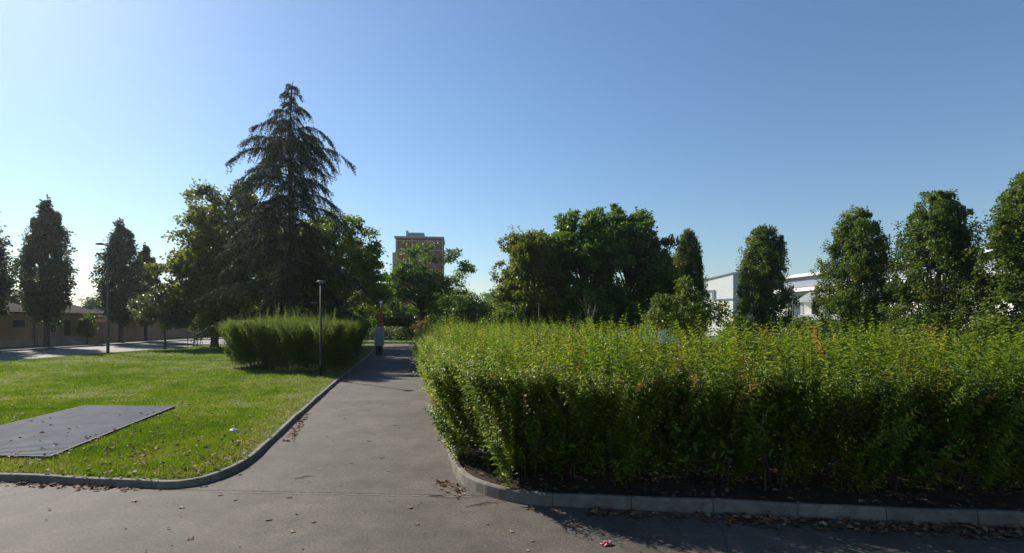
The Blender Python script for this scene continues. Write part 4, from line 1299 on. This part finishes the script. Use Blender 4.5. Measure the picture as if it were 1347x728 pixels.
gm = blades(560000, 48, .85)
go = link('grass', gm, M['grass_blade'])
tag(go, 'short bright green grass of the lawn left of the path', 'grass', kind='stuff')
# broad weed leaves in the lawn
n = 9000
y = 1 / (1 / 7.2 - rng.random(n) * (1 / 7.2 - 1 / 26.)); x = rng.uniform(-1.0, -.3, n) * y
pw = np.sin(x * 2.3 + np.sin(y * 1.9) * 2) + np.sin(y * 2.7 - x)
k = in_poly(x, y, shrink_poly if False else lawn_poly) & (pw > .35) & ~in_poly(x, y, plate_c) & ~in_poly(x, y, hl)
x, y = x[k], y[k]; n = len(x)
D = unit(np.column_stack([rng.normal(size=n), rng.normal(size=n), rng.uniform(.2, .9, n)]))
wm = leaf_mesh('weeds', np.column_stack([x, y, np.full(n, .105)]), D, np.column_stack([rng.normal(size=n) * .3, rng.normal(size=n) * .3, np.ones(n)]), rng.uniform(.05, .11, n), rng.uniform(.02, .04, n), np.clip(.42 + .1 * rng.normal(size=n), 0, .7), True)
tag(link('weeds', wm, M['grass_blade']), 'broad leaved weeds mixed into the lawn', 'weeds', kind='stuff')

# leaf litter: gutters, under the hedge, on the lawn
LX, LY, LZ, LS = [], [], [], []
def along(pts, n, spread0, spread1, z):
    pts = [np.array(p) for p in pts]
    seg = [np.linalg.norm(pts[i + 1] - pts[i]) for i in range(len(pts) - 1)]
    idx = rng.choice(len(seg), n, p=np.array(seg) / sum(seg))
    t = rng.random(n)
    for i, tt in zip(idx, t):
        e = (pts[i + 1] - pts[i]) / max(seg[i], 1e-6)
        nn = np.array([-e[1], e[0]])
        p = pts[i] + (pts[i + 1] - pts[i]) * tt + nn * rng.uniform(spread0, spread1) ** 1
        LX.append(p[0]); LY.append(p[1]); LZ.append(z)
kl_r = kl[::-1]; kr_r = kr[::-1]
# gutter on the road and path side (right of travel = negative normal)
along([(-4.55, 10.1), (-5.0, 11.6), (-5.45, 13.2)], 130, -.22, -.02, .012)
along([(-10, YR(-10)), (-5.3, YR(-5.3))], 190, -.16, -.01, .008)
along([(-1.12, 9.0), (-1.5, 11.0), (-2.4, 15)], 70, -.35, -.02, .012)
along([(1.0, YR(1)), (9, YR(9))], 420, -.30, -.01, .008)
along([(2.6, YR(2.6)), (8.5, YR(8.5))], 520, -.42, -.02, .008)
along([(-.95, 7.75), (-.55, 7.1)], 60, -.28, -.02, .012)
n = 4200   # bed
bx_ = rng.uniform(-3.5, 9.5, n); by_ = rng.uniform(5.7, 16, n)
k = in_poly(bx_, by_, bed_poly)
for a, b in zip(bx_[k], by_[k]): LX.append(a); LY.append(b); LZ.append(.132)
n = 1300    # lawn
by_ = 1 / (1 / 7.5 - rng.random(n) * (1 / 7.5 - 1 / 24.)); bx_ = rng.uniform(-1.0, -.3, n) * by_
k = in_poly(bx_, by_, lawn_poly) & ~in_poly(bx_, by_, hl)
for a, b in zip(bx_[k], by_[k]): LX.append(a); LY.append(b); LZ.append(.155 if not in_poly(np.array([a]), np.array([b]), plate_c)[0] else (.142 if rng.random() < .28 else -.5))
n = 520    # crumbs on the asphalt
by_ = rng.uniform(5.0, 20, n); bx_ = rng.uniform(-8, 8, n)
k = (by_ < YR(bx_) - .05) | ((bx_ > XL(by_) + .1) & (bx_ < XR(by_) - .05) & (by_ > 9.5))
for a, b in zip(bx_[k], by_[k]): LX.append(a); LY.append(b); LZ.append(.008)
n = len(LX)
P = np.column_stack([LX, LY, LZ])
on_road = P[:, 2] < .05
Ls = rng.uniform(.035, .105, n) * np.where(on_road & (np.arange(n) > n - 430), .45, 1)
D = np.column_stack([rng.normal(size=n), rng.normal(size=n), rng.normal(size=n) * .12])
N = np.column_stack([rng.normal(size=n) * .3, rng.normal(size=n) * .3, np.ones(n)])
lm = leaf_mesh('leaf_litter', P, D, N, Ls, Ls * rng.uniform(.45, .85, n), np.clip(rng.normal(size=n) * .22 + .42, 0, 1), True, .28, -.05)
lv = np.empty(len(lm.vertices) * 3, np.float32); lm.vertices.foreach_get('co', lv); lv = lv.reshape(-1, 6, 3)
low = lv[:, :, 2].min(1) - P[:, 2]
lv[:, :, 2] -= low[:, None]
lm.vertices.foreach_set('co', lv.ravel())
tag(link('leaf_litter', lm, M['dead_leaf']), 'dry brown leaf litter along the kerbs, under the hedge and on the lawn', 'leaf litter', kind='stuff')

# single large dead leaves, each its own thing
def maple_leaf(seed):
    r = np.random.default_rng(seed)
    pts = []
    nl = 5
    for i in range(nl * 4):
        a = -math.pi * .86 + i / (nl * 4 - 1) * math.pi * 1.72
        ph = (i % 4)
        rad = (1.0, .72, .5, .74)[ph] if i else .6
        rad *= 1 - .28 * abs(a) / math.pi
        pts.append((rad * math.cos(a), rad * math.sin(a)))
    vs = [(0, 0, .02)]; cu = r.uniform(.1, .35)
    for x, y in pts: vs.append((x, y, cu * (x * x + y * y) * r.uniform(.6, 1.2) + .03 * r.normal()))
    m_ = len(pts)
    fs = [(0, i, i + 1) for i in range(1, m_)]
    b = len(vs)
    vs += [(-.05, -.02, .03), (-.75, .05, .16), (-.74, .09, .16), (-.05, .02, .03)]
    fs.append((b, b + 1, b + 2, b + 3))
    V = np.array(vs); V[:, 2] -= V[:, 2].min()
    me = bpy.data.meshes.new('fallen_leaf')
    me.from_pydata([tuple(v) for v in V], [], fs)
    a = me.attributes.new('tint', 'FLOAT', 'FACE')
    a.data.foreach_set('value', [float(np.clip(r.normal() * .08 + (.55 + .35 * (seed % 3) / 2), 0, 1)) for _ in fs])
    me.materials.append(M['dead_leaf'])
    return me
lms = [maple_leaf(i) for i in range(6)]
spots = [(290, 652), (310, 658), (240, 668), (412, 687), (486, 581), (510, 620), (503, 603), (536, 628), (470, 560), (447, 548), (430, 575), (532, 545), (520, 560), (462, 610), (384, 700), (353, 684), (548, 690), (176, 660), (640, 690), (700, 712), (672, 700), (485, 540), (500, 528), (556, 600), (448, 640), (540, 668), (420, 618), (380, 655), (250, 710)]
for i, (px, py) in enumerate(spots):
    d = F * CAM_H / (py - HZ)
    o = link('fallen_leaf', lms[i % 6])
    s = rng.uniform(.032, .062) * (1.25 if i in (0, 3, 4) else 1)
    o.scale = (s, s, s)
    o.location = (PX(px, d), d, .006)
    o.rotation_euler = (0, 0, rng.uniform(0, 6.28))
    tag(o, 'dry curled leaf lying on the bare asphalt', 'leaf', 'dry leaves on the asphalt')

# crumpled wrapper on the road, paper scrap in the grass, twigs
def crumple(name, n, sx, sy, sz, m, seed):
    r = np.random.default_rng(seed)
    vs, fs = [], []
    for j in range(n + 1):
        for i in range(n + 1):
            x = (i / n - .5) * sx; y = (j / n - .5) * sy
            vs.append((x + r.normal() * sx * .05, y + r.normal() * sy * .05, abs(r.normal()) * sz * .6 + (sz * .4 if 0 < i < n and 0 < j < n else 0)))
    for j in range(n):
        for i in range(n):
            a = j * (n + 1) + i
            fs.append((a, a + 1, a + n + 2, a + n + 1))
    b = len(vs)
    vs += [(x, y, max(0, z - .006)) for x, y, z in vs]
    fs += [tuple(q + b for q in f[::-1]) for f in fs]
    me = bpy.data.meshes.new(name); me.from_pydata(vs, [], fs); me.update()
    return me
wmat, wnt, wb_ = new_mat('wrapper print')
tc = wnt.nodes.new('ShaderNodeTexCoord'); vo = wnt.nodes.new('ShaderNodeTexVoronoi'); vo.inputs['Scale'].default_value = 2.4
wnt.links.new(tc.outputs['Generated'], vo.inputs['Vector'])
cr = wnt.nodes.new('ShaderNodeValToRGB'); cr.color_ramp.interpolation = 'CONSTANT'
cr.color_ramp.elements[0].color = (.72, .70, .66, 1); cr.color_ramp.elements[1].color = (.5, .05, .04, 1); cr.color_ramp.elements[1].position = .42
wnt.links.new(vo.outputs['Distance'], cr.inputs['Fac']); wnt.links.new(cr.outputs['Color'], wb_.inputs['Base Color'])
d = F * CAM_H / (717 - HZ)
o = link('wrapper', crumple('wrapper', 5, .13, .07, .025, wmat, 3), wmat)
o.location = (PX(799, d), d, .005); o.rotation_euler = (0, 0, .25)
tag(o, 'crumpled red and white wrapper on the road in front of the hedge', 'litter')
d = F * (CAM_H - .13) / (567 - HZ)
o = link('paper_scrap', crumple('paper_scrap', 4, .15, .10, .03, M['white_paint'], 8), M['white_paint'])
o.location = (PX(308, d), d, .14); o.rotation_euler = (0, 0, .6)
tag(o, 'crumpled white paper scrap lying in the grass', 'litter')
def twig_thing(px, py, L, a, z, lab):
    d = F * CAM_H / (py - HZ)
    q = MB()
    q.tube([(-L / 2, 0, .008), (0, .03, .014), (L / 2, -.01, .008)], [.004, .005, .002], 5)
    q.tube([(0, .03, .014), (L * .22, .10, .02)], [.003, .001], 4)
    q.tube([(-L * .2, .018, .011), (-L * .02, -.07, .015)], [.003, .001], 4)
    o = q.build('twig', M['stem'])
    o.location = (PX(px, d), d, z); o.rotation_euler = (0, 0, a)
    tag(o, lab, 'twig')
twig_thing(402, 629, .30, .5, .004, 'thin twig lying alone on the path right of the rounded kerb corner')
twig_thing(640, 664, .55, .35, .0, 'forked twig among dead leaves at the corner of the right kerb')
twig_thing(578, 655, .32, -.3, .004, 'short twig on the path just left of the right kerb corner')

# ------------------------------------------------------------------ air
HAZE = 0.0002
if HAZE > 0:
    hz = MB(); hz.box(-1000, -1000, -1.2, 1000, 1000, 34)
    hm = bpy.data.materials.new('haze air'); hm.use_nodes = True
    ht = hm.node_tree
    ht.nodes.remove(ht.nodes['Principled BSDF'])
    pv = ht.nodes.new('ShaderNodeVolumePrincipled')
    pv.inputs['Color'].default_value = (.86, .92, 1.0, 1)
    pv.inputs['Density'].default_value = HAZE
    pv.inputs['Anisotropy'].default_value = .72
    ht.links.new(pv.outputs[0], ht.nodes['Material Output'].inputs['Volume'])
    ho = hz.build('haze', hm)
    ho['kind'] = 'stuff'
